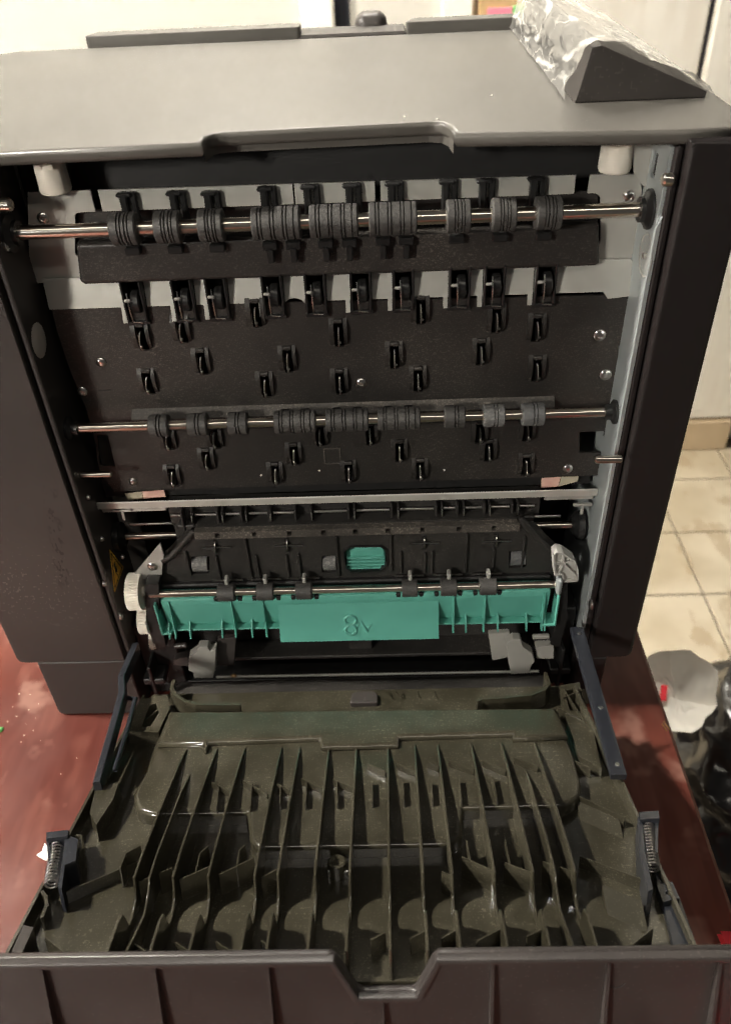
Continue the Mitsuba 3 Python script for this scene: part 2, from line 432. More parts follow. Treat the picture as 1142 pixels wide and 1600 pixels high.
scene['paper_bowl__red_mark'] = mikit.ply(remap(cbox(-.0035, .0045, -.011, .010, .002, .0035, .0012), lambda v: v @ trimesh.transformations.euler_matrix(.35, -.35, -.45)[:3, :3].T + np.asarray(BC) + np.array([-.012, .002, .003])), 'm_red')

scene['brown_paper_bag'] = mikit.ply(blob((.52, -.06, -.62), (.07, .08, .13), .03, 14, 8, 4), 'm_brown_paper', smooth=35)
top('brown_paper_bag', 'small tan paper bag at the right edge in front of the black bag', 'bag')

def cloth():
    n = 40; V = []
    for i in range(n):
        for j in range(n):
            x, y = .212 + .30 * i / (n - 1), -.40 + .232 * j / (n - 1)
            over = max(0, x - .232)
            z = .010 + .006 * math.sin(26 * x + 3) * math.cos(31 * y) + .004 * math.sin(60 * y + 2)
            if over > 0:
                z = z - 1.5 * over + .006 * math.sin(55 * y) * min(1, over * 20)
                x = .232 + over * .35
            V.append((x, y, z))
    F = []
    for i in range(n - 1):
        for j in range(n - 1):
            a, b, c, d = i * n + j, (i + 1) * n + j, (i + 1) * n + j + 1, i * n + j + 1
            F += [[a, b, c], [a, c, d]]
    m = tm(V, F); lo = m.copy(); lo.vertices = lo.vertices - [0.001, 0, .004]; lo.faces = lo.faces[:, ::-1]
    return join([m, lo])
scene['red_cloth'] = mikit.ply(cloth(), 'm_red', smooth=True)
top('red_cloth', 'bright red cloth hanging over the table edge at the right', 'cloth')

sc = Polygon([(-.2080,-.1116),(-.2051,-.1086),(-.2051,-.1032),(-.1991,-.1086),(-.1953,-.1157),(-.2013,-.1151)])
scene['paper_scrap'] = mikit.ply(prism(sc, .0005, .0012, 'z'), 'm_paper')
top('paper_scrap', 'tiny white paper scrap on the table beside the left door spring', 'paper')
cr = []
for px, py in [(-.2519,.0059),(-.2476,-.0174),(-.2594,.0002),(-.2423,-.0130),(-.2464,.0118),(-.2647,-.0044),(-.2501,-.0071),(-.2482,-.0230),(-.2655,.0093),(-.2446,-.0014),(-.2336,-.0222),(-.2646,.0215),(-.2558,.0207),(-.2025,-.0376),(-.2103,-.0506)]:
    s = rng.uniform(.0002, .0006)
    m = trimesh.creation.icosphere(subdivisions=1); m.vertices = m.vertices * [s, s * 1.2, s * .7] + [px, py, s * .6]
    cr.append(m)
scene['crumbs'] = mikit.ply(join(cr), 'm_crumb')
labels['crumbs'] = {'label': 'pale crumbs scattered on the table left of the printer', 'category': 'crumbs', 'kind': 'stuff'}
m = trimesh.creation.icosphere(subdivisions=2); m.vertices = m.vertices * [.002, .0024, .0013] + np.array((-.2671,-.0120,.0010))
scene['green_bead'] = mikit.ply(m, 'm_green_bead', smooth=True)
top('green_bead', 'tiny green bead at the left edge of the table', 'bead')

# ================================================================ the printer
P = 'printer'
top(P, 'dark grey office printer with its rear door folded open on the red table', 'printer')

# lid with finger notch
lid_xy = [(-.245, .010), *[(-.0539,.0155)], *[(-.0535,.0262),(-.0505,.0302),(-.0458,.0318)], *[(.0515,.0351),(.0575,.0342),(.0607,.0279),(.0626,.0144)], (.1608, .004), (.197, .006), (.197, .262), (.185, .274), (-.225, .274), (-.245, .262)]
part(P, 'lid', bevel_prism(lid_xy, .3935, .4, .0022, 'z'), 'm_lid', 28)
notch = [*[(-.0542,.0189),(-.0531,.0295),(-.0504,.0336),(-.0466,.0352)], *[(.0517,.0387),(.0577,.0366),(.0606,.0304),(.0620,.0180)]]
inn = [(x, y + .012) for x, y in notch]
part(P + '__lid', 'notch_rim', prism(notch + inn[::-1], .3900, .3955, 'z'), 'm_lid')
for a, b in (((-.1797,.2890), (-.0261,.2848)), ((.0479,.2870), (.1330,.2973))):
    part(P, 'tray_ridge', bevel_prism(rounded([(a[0], .279), (b[0], .279), (b[0], .296), (a[0] + .006, .296)], .003), .385, .4066, .0012, 'z', 3), 'm_lid', 28)
part(P, 'tray_step', cbox(-.028, .049, .2790, .312, .36, .4010, .0015), 'm_panel')
part(P, 'tray_knob', rbox(.012, .036, .306, .332, .385, .4085, .008), 'm_panel', 40)

# outer shells
lp = rounded([(-.2395, .0605), (-.1625, .0605), (-.1625, .3930), (-.2395, .3930)], [.006, .0005, .0005, .002])
part(P, 'side_panel', bevel_prism(lp, 0.0, .26, .0016, 'y'), 'm_panel', 28)
rp = rounded([(.1645, .0520), (.1952, .0520), (.1952, .3965), (.1645, .3965)], [.0005, .007, .003, .001])
part(P, 'side_panel', bevel_prism(rp, 0.0, .26, .003, 'y'), 'm_panel_right', 28)
part(P, 'panel_edge', bevel_prism([(.1600, .062), (.1640, .056), (.1640, .3932), (.1600, .3932)], .0035, .05, .0015, 'y'), 'm_panel_right', 28)
part(P, 'panel_edge', bevel_prism([(-.1618, .066), (-.1580, .066), (-.1580, .3925), (-.1618, .3925)], .0035, .05, .0015, 'y'), 'm_panel', 28)
lb = rounded([(-.2265, .0005), (-.1610, .0005), (-.1610, .0600), (-.2265, .0600)], [.006, .0005, .0005, .001])
part(P, 'base', bevel_prism(lb, .0004, .26, .0016, 'y'), 'm_panel', 28)
rb = rounded([(.1570, .0005), (.1790, .0005), (.1790, .0512), (.1570, .0512)], [.0005, .005, .001, .0005])
part(P, 'base', bevel_prism(rb, .0012, .26, .003, 'y'), 'm_panel_right', 28)

# inner shell behind everything
part(P, 'inner_shell', join([cbox(-.1605, .1620, .085, .26, .004, .3925, .001), cbox(-.1605, .1565, .02, .085, .001, .012, .001), cbox(-.158, .160, .052, .085, .365, .392, .001)]), 'm_deep')

# side frames: pressed sheet with slots
def frame_poly(holes, bites):
    g = sbox(.0045, .045, .386, .9)
    g = sbox(.0045, .062 - .9, .084, .3925)
    return g
def side_frame(x0, x1, holes):
    g = sbox(.006, .066, .084, .3925)
    for y, z, w, h_, kind in holes:
        s = Point(y, z).buffer(w) if kind == 'o' else sbox(y - w, z - h_, y + w, z + h_)
        g = g.difference(s)
    return prism(g, x0, x1, 'x')
RH = [(*(.0253,.3796), .0038, .0055, 'b'), (*(-.0011,.3667), .0013, .0045, 'b'), (*(-.0034,.3340), .0011, .0058, 'b'), (*(-.0046,.2999), .0016, .0036, 'b'), (*(-.0046,.2863), .0013, .0034, 'b'), (*(-.0007,.2698), .0013, 0, 'o'), (*(-.0082,.2185), .0014, .005, 'b'), (*(-.0059,.1718), .0028, 0, 'o'), (*(-.0022,.1440), .0014, 0, 'o'), (*(-.0060,.1263), .0012, .003, 'b'), (.026, .376, .003, 0, 'o'), (.034, .300, .0022, .008, 'b')]
LH = [(.012, .3165, .0014, .0022, 'b'), (.024, .276, .0022, .003, 'b'), (.014, .2165, .0014, .002, 'b'), (.022, .1620, .0045, 0, 'o'), (.010, .150, .001, .002, 'b')]
part(P, 'side_frame', side_frame(-.1605, -.1583, LH), 'm_zinc_left')
part(P, 'side_frame', side_frame(.1585, .1602, RH), 'm_zinc_blue')
part(P + '__side_frame', 'flange', bevel_prism([(.1575, .0860), (.1600, .0800), (.1600, .362), (.1575, .356)], .0040, .0058, .0007, 'y', 3), 'm_zinc_blue', 30)
# stamped disc on each side frame
part(P + '__side_frame', 'stamped_disc', lathe([(-.1583, .0095), (-.1580, .0095), (-.1570, .006), (-.1572, .0015)], 28, 'x', (0, .0155, .3035)), 'm_zinc_left', 30)
part(P + '__side_frame', 'stamped_disc', lathe([(.1585, .0105), (.1582, .0105), (.1588, .009), (.1588, .001)], 28, 'x', (0, .0135, .3395)), 'm_zinc', 30)
part(P + '__side_frame', 'rivet', lathe([(.1585, .0016), (.1570, .0016), (.1565, .0008)], 14, 'x', (0, .0135, .3395)), 'm_chrome', 40)

# support plate of grey sheet metal with teeth along its lower strip
YS = .035
up_plate = Polygon([(-.1490,.3749),(.1561,.3726),(.1639,.3289),(.1589,.3287),(.1590,.3263),(-.1575,.3274),(-.1609,.3275),(-.1610,.3318)])
gaps = []
for p0, p1 in (((-.1136,.3918), (-.1174,.3599)), ((-.0161,.3882), (-.0153,.3600)), ((.0249,.3866), (.0276,.3597)), ((.1242,.3828), (.1310,.3590))):
    up_plate = up_plate.difference(sbox(p0[0], p1[1], p1[0], p0[1]))
win = Polygon(rounded([(-.1339,.3414),(-.1280,.3636),(-.1249,.3641),(.1348,.3639),(.1376,.3622),(.1410,.3380)], .002))
up_plate = up_plate.difference(win)
SP = part(P, 'support_plate', prism(up_plate, YS, YS + .0012), 'm_zinc')
low = Polygon([(-.1539,.3303),(.1573,.3300),(.1628,.3228),(.1620,.3114),(.1472,.3101),(.1445,.3142),(.1194,.3140),(.1148,.3117),(.1121,.3147),(.1077,.3068),(.0916,.3143),(.0890,.3075),(.0847,.3157),(.0804,.3137),(.0749,.3058),(.0735,.3146),(.0453,.3142),(.0418,.3051),(.0391,.3137),(.0349,.3139),(.0320,.3043),(.0294,.3126),(.0107,.3133),(.0082,.3052),(.0058,.3127),(-.0129,.3127),(-.0178,.3054),(-.0255,.3049),(-.0255,.3124),(-.0360,.3124),(-.0411,.3048),(-.0430,.3123),(-.0548,.3124),(-.0595,.3047),(-.0663,.3110),(-.0705,.3111),(-.0744,.3045),(-.0759,.3121),(-.1005,.3122),(-.1056,.3048),(-.1076,.3117),(-.1118,.3123),(-.1536,.3142)])
strip = [(-.1539,.3303),(.1573,.3300),(.1628,.3228),(.1620,.3114),(.1472,.3101),(.1446,.3138),(-.1535,.3145)]
low = Polygon(strip)
CLIPX = [(212, 462), (289, 459), (341, 456), (427, 452), (493, 449), (563, 446), (629, 443), (716, 440), (770, 438), (849, 435)]
CL = [(-.1062,.3184),(-.0793,.3185),(-.0612,.3189),(-.0314,.3193),(-.0086,.3195),(.0155,.3201),(.0381,.3203),(.0678,.3206),(.0861,.3207),(.1129,.3207)]
teeth = [sbox(x - .0115, z - .019, x + .0075, z - .003) for x, z in CL]
low = unary_union([low] + [sbox(x - .0082, z - .0125, x - .0058, z - .002) for x, z in CL])
low = low.difference(unary_union([sbox(x - .0056, z - .02, x + .0062, z + .03) for x, z in CL]))
cz = (-.0202,.3093)
low = low.difference(Point(cz).buffer(.0068))
part(SP, 'toothed_strip', sheared(prism(low, .0330, .0341), .3304, .22), 'm_zinc')

# pinch wheels in the notches of the strip
for x, z in CL:
    hs = join([cbox(x - .0053, x - .0041, .0260, .037, z - .0115, z + .011, .0004), cbox(x + .0046, x + .0059, .0260, .037, z - .0115, z + .011, .0004), cbox(x - .0060, x + .0066, .0280, .037, z - .0140, z - .0118, .0004)])
    part(SP, 'wheel_holder', hs, 'm_clip')
    part(SP, 'pinch_wheel', lathe([(x - .0012, .0052), (x - .0005, .0062), (x + .0030, .0062), (x + .0037, .0052)], 24, 'x', (0, .030, z - .001)), 'm_clip', 35)
    t = [(x - .0016 + .0004 * math.sin(q * 2), .0235 - .0016 * math.sin(q * math.pi), z + .0065 - .0165 * q) for q in np.linspace(0, 1, 9)] + [(x + .0038, .0232, z - .0104)]
    part(SP, 'wire_loop', tube(t, .00032, 6), 'm_chrome', True)
    part(SP, 'axle_pin', rod((x - .0045, .0265, z + .001), (x - .0012, .0265, z + .001), .0009, 10), 'm_zinc')

# recess behind the upper shaft and the guide bar
part(P, 'recess_panel', prism(win.buffer(-.0004), .0395, .0405), 'm_black')
gb = rounded([(-.1288,.3508),(.1368,.3510),(.1400,.3303),(.1379,.3290),(-.1299,.3288),(-.1321,.3306)], .0008)
GB = part(P, 'guide_bar', bevel_prism(gb, .0268, .0345, .0022, 'y', 4), 'm_guide', 28)

# clips above the upper rollers
for x, z in [(-.0983,.3680),(-.0734,.3677),(-.0561,.3670),(-.0279,.3682),(-.0064,.3683),(.0144,.3681),(.0354,.3683),(.0621,.3682),(.0805,.3678),(.1055,.3678)]:
    cl = join([cbox(x - .0042, x - .0004, .0300, .0348, z - .010, z + .0060, .0008), cbox(x + .0008, x + .0040, .0318, .0348, z - .010, z + .0058, .0008), cbox(x - .0056, x + .0020, .0300, .0345, z + .0040, z + .0058, .0006)])
    part(P, 'clip', cl, 'm_clip')

def screw(parent, x, y, z, r, mat='m_chrome', axis='y'):
    m = lathe([(0, r), (-.0006, r), (-.0013, r * .75), (-.0015, r * .42), (-.0008, r * .36), (-.0008, 0.0001)], 20, 'y', (0, 0, 0))
    sl = [cbox(-r * .30, r * .30, -.0017, -.0006, -r * .09, r * .09, .0001), cbox(-r * .09, r * .09, -.0017, -.0006, -r * .30, r * .30, .0001)]
    m.vertices += [x, y, z]
    k = part(parent, 'screw', m, mat, 35)
    return k

for x, z in [(-.1450,.3619),(.1519,.3617)]:
    screw(SP, x, YS, z, .0030)

def groovy(x0, x1, R, grooves, w=.00042, d=.0009):
    pr = [(x0, R * .55), (x0, R - .0006), (x0 + .0006, R)]
    for g in grooves:
        a = x0 + (x1 - x0) * g
        pr += [(a - w, R), (a - w * .6, R - d), (a + w * .6, R - d), (a + w, R)]
    return pr + [(x1 - .0006, R), (x1, R - .0006), (x1, R * .55)]

def shaft(x0, x1, y, z, r, rollers, R, bush=True, mat='m_rubber', slope=0.0, pale=99):
    k = part(P, 'roller_shaft', rod((x0, y, z), (x1, y, z + slope), r, 24), 'm_steel', 40)
    for i, (a, b, gr) in enumerate(rollers):
        zz = z + slope * ((a + b) / 2 - x0) / (x1 - x0)
        part(k, 'roller', lathe(groovy(a, b, R, gr), 36, 'x', (0, y, zz)), 'm_rubber_pale' if i >= pale else mat, 35)
    return k

def spans(pairs):
    return pairs
G2 = (.34, .46, .62, .74)
G4 = (.14, .21, .40, .47, .66, .73, .88)
U1 = [(-.1058, -.0927, G2), (-.0837, -.0713, G2), (-.0621, -.0500, G2), (-.0358, -.0121, G4), (-.0074, .0163, G4), (.0216, .0450, G4),
      (.0595, .0711, G2), (.0815, .0931, G2), (.1028, .1151, G2)]
S1 = shaft(-.1585, .1590, .0195, .3603, .0034, U1, .0079)
for s, x in ((-1, -.1585), (1, .1590)):
    part(S1, 'bushing', lathe([(x, .0095), (x - s * .002, .0095), (x - s * .004, .0060), (x - s * .006, .006)], 26, 'x', (0, .0195, .3603)), 'm_clip', 35)
U2 = [(-.1097, -.0984, (.45, .62)), (-.0872, -.0759, (.45, .62)), (-.0639, -.0526, (.45, .6)), (-.0371, -.0131, G4), (-.0073, .0171, G4), (.0225, .0468, G4),
      (.0606, .0725, (.5, .66)), (.0830, .0949, (.5, .66)), (.1050, .1176, (.5, .66))]
S2 = shaft(-.1585, .1590, .0165, .2465, .0027, U2, .0066, pale=7)
for s, x in ((-1, -.1585), (1, .1590)):
    part(S2, 'bushing', lathe([(x, .0070), (x - s * .002, .0070), (x - s * .0035, .0045), (x - s * .007, .0045)], 26, 'x', (0, .0165, .2465)), 'm_clip', 35)

# lugs hanging under the upper rollers
for i, (a, b, g) in enumerate(U1):
    z0 = .3603
    for c in ((a + b) / 2,) if len(g) < 5 else (a + (b - a) * .28, a + (b - a) * .78):
        lug = [cbox(c - .0038, c + .0038, .0225, .0268, z0 - .0150, z0 - .0110, .0005)]
        if len(g) > 5:
            lug.append(cbox(c - .0016, c + .0016, .0215, .0268, z0 - .0215, z0 - .0140, .0005))
        part(GB, 'lug', join(lug), 'm_clip')

# main black guide plate with wheel slots
SPUR = [(-.1068,.2960),(-.0839,.2998),(-.0418,.3077),(.0024,.2943),(-.0760,.2793),(-.0272,.2791),(-.1091,.2676),(-.0418,.2631),(.0013,.2636),(-.1052,.2280),(-.0767,.2279),(-.0839,.2120),(-.0297,.2139),(-.1073,.2000),(-.0427,.1997),(.0031,.1991),(-.0129,.2275),(.0476,.3063),(.0888,.2995),(.1112,.2934),(.0329,.2794),(.0814,.2796),(.1135,.2679),(.0462,.2637),(.0173,.2273),(.0833,.2259),(.1116,.2267),(.0349,.2140),(.0894,.2121),(.0475,.1995),(.1130,.2006)]
plate = Polygon([(-.1524,.3152),(-.1531,.3004),(-.1524,.2763),(-.1497,.2505),(-.1504,.2277),(-.1530,.2061),(-.1477,.1892),(.1632,.1914),(.1662,.2164),(.1648,.2564),(.1632,.2888),(.1609,.3113)])
wheelholes = unary_union([sbox(x - .0024, z - .0082, x + .0026, z + .0066) for x, z in SPUR])
plate = plate.difference(wheelholes).difference(Polygon([(-.1477,.2323),(-.1415,.2321),(-.1422,.2092),(-.1518,.2095)])).difference(Polygon([(.1432,.2242),(.1584,.2246),(.1588,.2082),(.1451,.2087)])).difference(Polygon([(.1574,.2812),(.1643,.2825),(.1658,.2729),(.1591,.2723)]))
GP = part(P, 'guide_plate', prism(plate, .0300, .0316), 'm_guide')
def half_rail(x0, x1, z0, z1, d):
    n = 9
    pts = [(.0302, z0)] + [(.0302 - d * math.sin(math.pi * k / (n - 1)) ** .6, z0 + (z1 - z0) * k / (n - 1)) for k in range(1, n - 1)] + [(.0302, z1)]
    return prism(pts[::-1], x0, x1, 'x')
for x, z in SPUR:
    hs = join([half_rail(x - .0052, x - .0026, z - .0070, z + .0095, .0029), half_rail(x + .0028, x + .0048, z - .0070, z + .0095, .0029), cbox(x - .0026, x + .0028, .0280, .0301, z + .0066, z + .0090, .0007)])
    part(GP, 'wheel_housing', hs, 'm_guide', 25)
    a = np.linspace(0, 2 * math.pi, 49)[:-1]
    star = Polygon([(.0283 + (.0047 if k % 2 else .0053) * math.cos(q), z - .001 + (.0047 if k % 2 else .0053) * math.sin(q)) for k, q in enumerate(a)])
    w = prism(star, x - .0003, x + .0003, 'x')
    hub = rod((x - .0003, .0236, z - .0022), (x + .0014, .0236, z - .0022), .0007, 8)
    part(GP, 'spur_wheel', join([w, hub]), 'm_wheel')
for x, z, r in ((*(-.1334,.2814), .0029), (*(-.1488,.2631), .0029), (*(.0134,.2628), .0030), (*(-.1336,.1969), .0026), (*(.1465,.2882), .0034), (*(.1533,.2631), .0034), (*(.1394,.1972), .0031)):
    screw(GP, x, .0300, z, r)
fr = (-.0065,.2121)
ring = sbox(fr[0] - .0052, fr[1] - .006, fr[0] + .0052, fr[1] + .006); ring = ring.difference(ring.buffer(-.0007))
part(GP, 'square_mark', prism(ring, .0294, .0301), 'm_ledge')
part(GP, 'slot_mark', prism(unary_union([sbox(*(-.1394,.2630), *(-.1313,.2636))]), .0297, .0301), 'm_deep')
dots = []
for x, z in [(-.0520,.1990),(-.0152,.2012),(.0627,.1990)]:
    m = trimesh.creation.icosphere(subdivisions=1); m.vertices = m.vertices * .0007 + [x, .0298, z]; dots.append(m)
part(GP, 'pale_speck', join(dots), 'm_paper')
# ledge above the second shaft
zl0, zl1, zl2 = .2521, .2454, .2423
led = prism([(.0302, zl0), (.0300, zl0 - .002), (.0252, zl1), (.0252, zl2), (.0302, zl2 - .002)], -.1228, .1255, 'x')
LE = part(P, 'ledge', led, 'm_ledge')
for a, b, g in U2:
    for c in ((a + b) / 2,) if len(g) < 5 else (a + (b - a) * .24, a + (b - a) * .74):
        part(LE, 'notch', cbox(c - .0030, c + .0030, .0243, .0262, zl2 - .0005, zl1 + .0022, .0004), 'm_deep')
        fk = [cbox(c - .0016, c - .0006, .0205, .0255, zl2 - .004, zl1 + .0008, .0002), cbox(c + .0006, c + .0016, .0205, .0255, zl2 - .004, zl1 + .0008, .0002)]
        if len(g) > 5:
            part(LE, 'fork', join(fk + [cbox(c - .0026, c + .0026, .0200, .0246, zl1 + .001, zl1 + .0052, .0006)]), 'm_clip')
        else:
            part(LE, 'fork', join(fk), 'm_chrome')

# cross bar, tape labels, rods
part(P, 'cross_bar', sheared(cbox(-.1582, .1584, .0225, .0237, .1809, .1860, .0004), .1843, .1), 'm_bar')
zb = .1832
part(P, 'bar_web', cbox(-.1575, -.1158, .0262, .0275, zb - .0080, zb - .0035, .0004), 'm_zinc_left')
part(P, 'bar_web', cbox(.1264, .1575, .0262, .0275, zb - .0080, zb - .0035, .0004), 'm_zinc')
lab = Polygon([(-.1413,.1864),(-.1160,.1886),(-.1161,.1819),(-.1414,.1807)])
part(P, 'paper_label', prism(Polygon([(-.1304,.1871),(-.1161,.1881),(-.1160,.1824),(-.1308,.1813)]), .0318, .0322), 'm_pink', label='pink paper label above the left end of the cross bar')
part(P, 'tape', prism(Polygon([(-.1419,.1859),(-.1308,.1871),(-.1312,.1814),(-.1410,.1807)]), .0318, .0323), 'm_tan_tape')
part(P, 'paper_label', prism(Polygon([(.1243,.1888),(.1363,.1894),(.1355,.1818),(.1246,.1812)]), .0318, .0322), 'm_pink', label='pink paper label above the right end of the cross bar')
part(P, 'tape', prism(Polygon([(.1367,.1894),(.1475,.1895),(.1472,.1855),(.1359,.1818)]), .0318, .0323), 'm_tan_tape')
part(P, 'label_backing', join([cbox(-.156, .156, .0345, .0385, zb - .002, zb + .016, .0005)]), 'm_deep')
# rod row
YR = .024
zr = .1735
RH_ = part(P, 'rod_holder', join([cbox(-.1148, .1241, .0265, .034, zr - .010, zr + .008, .0006), cbox(-.1095, .1201, .0205, .034, zr - .0105, zr - .0065, .0008)]), 'm_black')
dv = [-.1050, -.0984, -.0819, -.0787, -.0667, -.0635, -.0491, -.0479, -.0321, -.0218, .0019, .0056, .0293, .0334, .0575, .0611, .0709, .0749, .0880, .0912, .1054, .1090]
for x in dv:
    part(RH_, 'divider', cbox(x - .0007, x + .0007, .0195, .0266, zr - .0105, zr + .0045, .0004), 'm_black')
ends = [-.1143] + dv + [.1212]
for k in range(0, len(ends) - 1, 2):
    part(RH_, 'rod', rod((ends[k] + .0012, .0235, zr), (ends[k + 1] - .0012, .0235, zr), .0009, 10), 'm_chrome', 40)
for k, x in enumerate(dv[1::2]):
    part(RH_, 'spur_wheel', lathe([(x - .0003, .0050), (x + .0003, .0050)], 24, 'x', (0, .0230, zr - .001)), 'm_wheel')
for a, b in (((-.1476,.0400,.1537), (-.1154,.0400,.1559)), ((.1233,.0400,.1509), (.1419,.0400,.1552))):
    part(P, 'thin_rod', rod(a, (b[0], a[1], a[2]), .0011, 12), 'm_chrome', 40)
zs = .1463
part(P, 'back_shaft', rod((-.1570, .036, zs), (.1520, .036, zs), .0025, 20), 'm_steel', 40)
for s, x in ((-1, -.1578), (1, .1560)):
    part(P + '__back_shaft', 'bushing', lathe([(x, .010), (x - s * .004, .010), (x - s * .007, .0055)], 24, 'x', (0, .036, zs)), 'm_clip', 35)
for x, z in ((-.1441,.1771), (.1510,.1715)):
    part(P, 'grounding_tab', join([cbox(x - .006, x + .006, .0245, .0265, z - .0006, z + .0010, .0002), cbox(x - .001, x + .001, .0245, .026, z - .0075, z, .0003)]), 'm_zinc')

# guide pins and pegs
for a, b in (((.1585,-.0088,.2314), .1433), ((.1585,-.0052,.3818), .1534)):
    part(P, 'guide_pin', rod(a, (b, a[1], a[2]), .0022 if a[2] < .3 else .0029, 16), 'm_steel', 40)
for a, b in (((-.1583,.0136,.2149), -.1389), ((-.1583,.0114,.3768), -.1481)):
    part(P, 'guide_pin', rod(a, (b, a[1], a[2]), .0019 if a[2] < .3 else .0032, 16), 'm_steel', 40)
for px, zlo, mat in (((-.1340,.3753), 0, 'm_white'), ((.1421,.3747), 0, 'm_white')):
    part(P, 'peg', join([lathe([(px[1], .0074), (px[1] + .0015, .0080), (px[1] + .012, .0076), (.3934, .0068)], 28, 'z', (px[0], .034, 0)), cbox(px[0] - .0045, px[0] - .0012, .0258, .028, px[1] + .0125, px[1] + .015, .0003), cbox(px[0] + .0012, px[0] + .0045, .0258, .028, px[1] + .0125, px[1] + .015, .0003)]), mat, 35)
for x, y, z, r in ((*(-.1583,.0130,.3572), .0034), (*(.1585,-.0053,.1121), .0032), (*(-.1583,.0064,.1004), .003), (*(-.1583,.0363,.1277), .0018), (*(-.1583,.0135,.1638), .0016), (*(-.1583,.0134,.1979), .0016), (*(-.1583,-.0029,.1397), .0018)):
    s = 1 if x < 0 else -1
    part(P + ('__side_frame' if x < 0 else '__side_frame_001'), 'screw', lathe([(x, r), (x + s * .0012, r), (x + s * .002, r * .7), (x + s * .0021, r * .3)], 18, 'x', (0, y, z)), 'm_chrome', 35)

# warning label on the left frame
WX = -.1580
tri = [(.0203,.1496), (.0327,.1213), (.0068,.1209)]
WL = part(P, 'warning_label', prism(Polygon(rounded(tri, .002)).buffer(.0006), WX - .0002, WX + .0002, 'x'), 'm_ink', label='yellow warning triangle label with a black border')
inner = Polygon(rounded(tri, .002))
part(WL, 'field', prism(inner.buffer(-.0002), WX, WX + .0004, 'x'), 'm_yellow')
cen = np.mean(tri, 0)
brd = inner.buffer(-.0016).difference(inner.buffer(-.0024))
part(WL, 'border', prism(brd, WX, WX + .0006, 'x'), 'm_ink')
fig = unary_union([Polygon([cen + q for q in ([-.0010, .0065], [.0016, .0060], [.0004, .0016], [.0020, .0016], [-.0006, -.0075], [-.0002, -.0012], [-.0020, -.0010])])]).intersection(inner.buffer(-.0028))
part(WL, 'pictogram', prism(fig, WX, WX + .0006, 'x'), 'm_ink')

# ---------------------------------------------------------------- lower black guide with window
YG = .016
lg = Polygon([(-.0992,.1651),(-.0952,.1693),(.1074,.1706),(.1124,.1684),(.1328,.1428),(.1374,.1381),(.1399,.1155),(-.1326,.1127),(-.1238,.1392),(-.1191,.1436)])
wn = Polygon(rounded([(-.0036,.1464),(.0009,.1507),(.0217,.1505),(.0261,.1465),(.0258,.1328),(.0210,.1272),(.0009,.1267),(-.0031,.1315)], .001))
pock = [Polygon([(-.1037,.1442), (-.0914,.1443), (-.0939,.1288), (-.1064,.1287)]), Polygon([(-.0173,.1418), (-.0076,.1420), (-.0085,.1271), (-.0184,.1268)]), Polygon([(.1050,.1415), (.1162,.1422), (.1175,.1274), (.1061,.1266)])]
body = lg.difference(wn).difference(unary_union(pock))
LG = part(P, 'lower_guide', join([prism(body, YG, YG + .012), cbox(-.115, .118, YG + .014, YG + .03, .1202, .1615, .001)]), 'm_black')
# top rim with notches
zt = .1664
rim = sbox(-.0967, zt - .0032, .1095, zt + .0026)
for a in (-.0820, -.0584, -.0360, -.0144, .0059, .0266, .0484, .0714, .0935):
    rim = rim.difference(sbox(a - .0016, zt - .0022, a + .0016, zt + .0016))
part(LG, 'top_rim', prism(rim, YG - .005, YG + .004), 'm_ledge')
part(LG, 'chamfer_edge', tube([(-.0970,.0140,.1689), (-.1069,.0140,.1573), (-.1155,.0140,.1475), (-.1222,.0140,.1432)], .0022, 8), 'm_black', True)
part(LG, 'chamfer_edge', join([tube([(.1095,.0140,.1712), (.1177,.0140,.1603), (.1259,.0140,.1503), (.1328,.0140,.1434)], .0024, 8)]), 'm_black', True)
# ribs on its face
for a, b in ([(-.0868,.0150,.1456),(-.0882,.0150,.1225)], [(-.0656,.0150,.1626),(-.0701,.0150,.1218)], [(-.0406,.0150,.1440),(-.0409,.0150,.1244)], [(-.0326,.0150,.1449),(-.0327,.0150,.1241)], [(-.0069,.0150,.1595),(-.0086,.0150,.1245)], [(.0281,.0150,.1604),(.0283,.0150,.1279)], [(.0503,.0150,.1432),(.0500,.0150,.1254)], [(.0549,.0150,.1441),(.0547,.0150,.1252)], [(.0772,.0150,.1587),(.0772,.0150,.1245)], [(.0951,.0150,.1450),(.0954,.0150,.1268)], [(-.1060,.0150,.1497),(-.1090,.0150,.1279)], [(.1142,.0150,.1553),(.1177,.0150,.1283)], [(-.0604,.0150,.1447),(-.0614,.0150,.1227)], [(.0344,.0150,.1448),(.0342,.0150,.1254)]):
    part(LG, 'rib', cbox(a[0] - .0007, a[0] + .0007, YG - .0022, YG + .001, b[2], a[2], .0004), 'm_black')
for x, z in ((-.0857,.1529), (-.0389,.1529), (.0498,.1521), (.0960,.1521)):
    part(LG, 'wire', rod((x - .0088, YG - .0014, z), (x + .0098, YG - .0014, z), .0005, 8), 'm_chrome', 40)
    part(LG, 'spur_wheel', lathe([(x - .0003, .0052), (x + .0003, .0052)], 26, 'x', (0, YG + .0012, z - .0005)), 'm_wheel')
    part(LG, 'wheel_slot', cbox(x - .0016, x + .0016, YG - .0004, YG + .0002, z - .0065, z + .0055, .0001), 'm_deep')
for x0, x1, z in ((-.1045, -.0942, .1342), (-.0172, -.0087, .1323), (.1068, .1165, .1326)):
    part(LG, 'idle_roller', lathe([(x0, .003), (x0, .0062), (x1, .0062), (x1, .003)], 24, 'x', (0, YG + .0048, z + .0005)), 'm_rubber_pale', 35)
wf = wn.difference(wn.buffer(-.0011))
part(LG, 'window_frame', prism(wf, YG - .0012, YG + .004), 'm_clip')
wx0, wz0, wx1, wz1 = wn.bounds
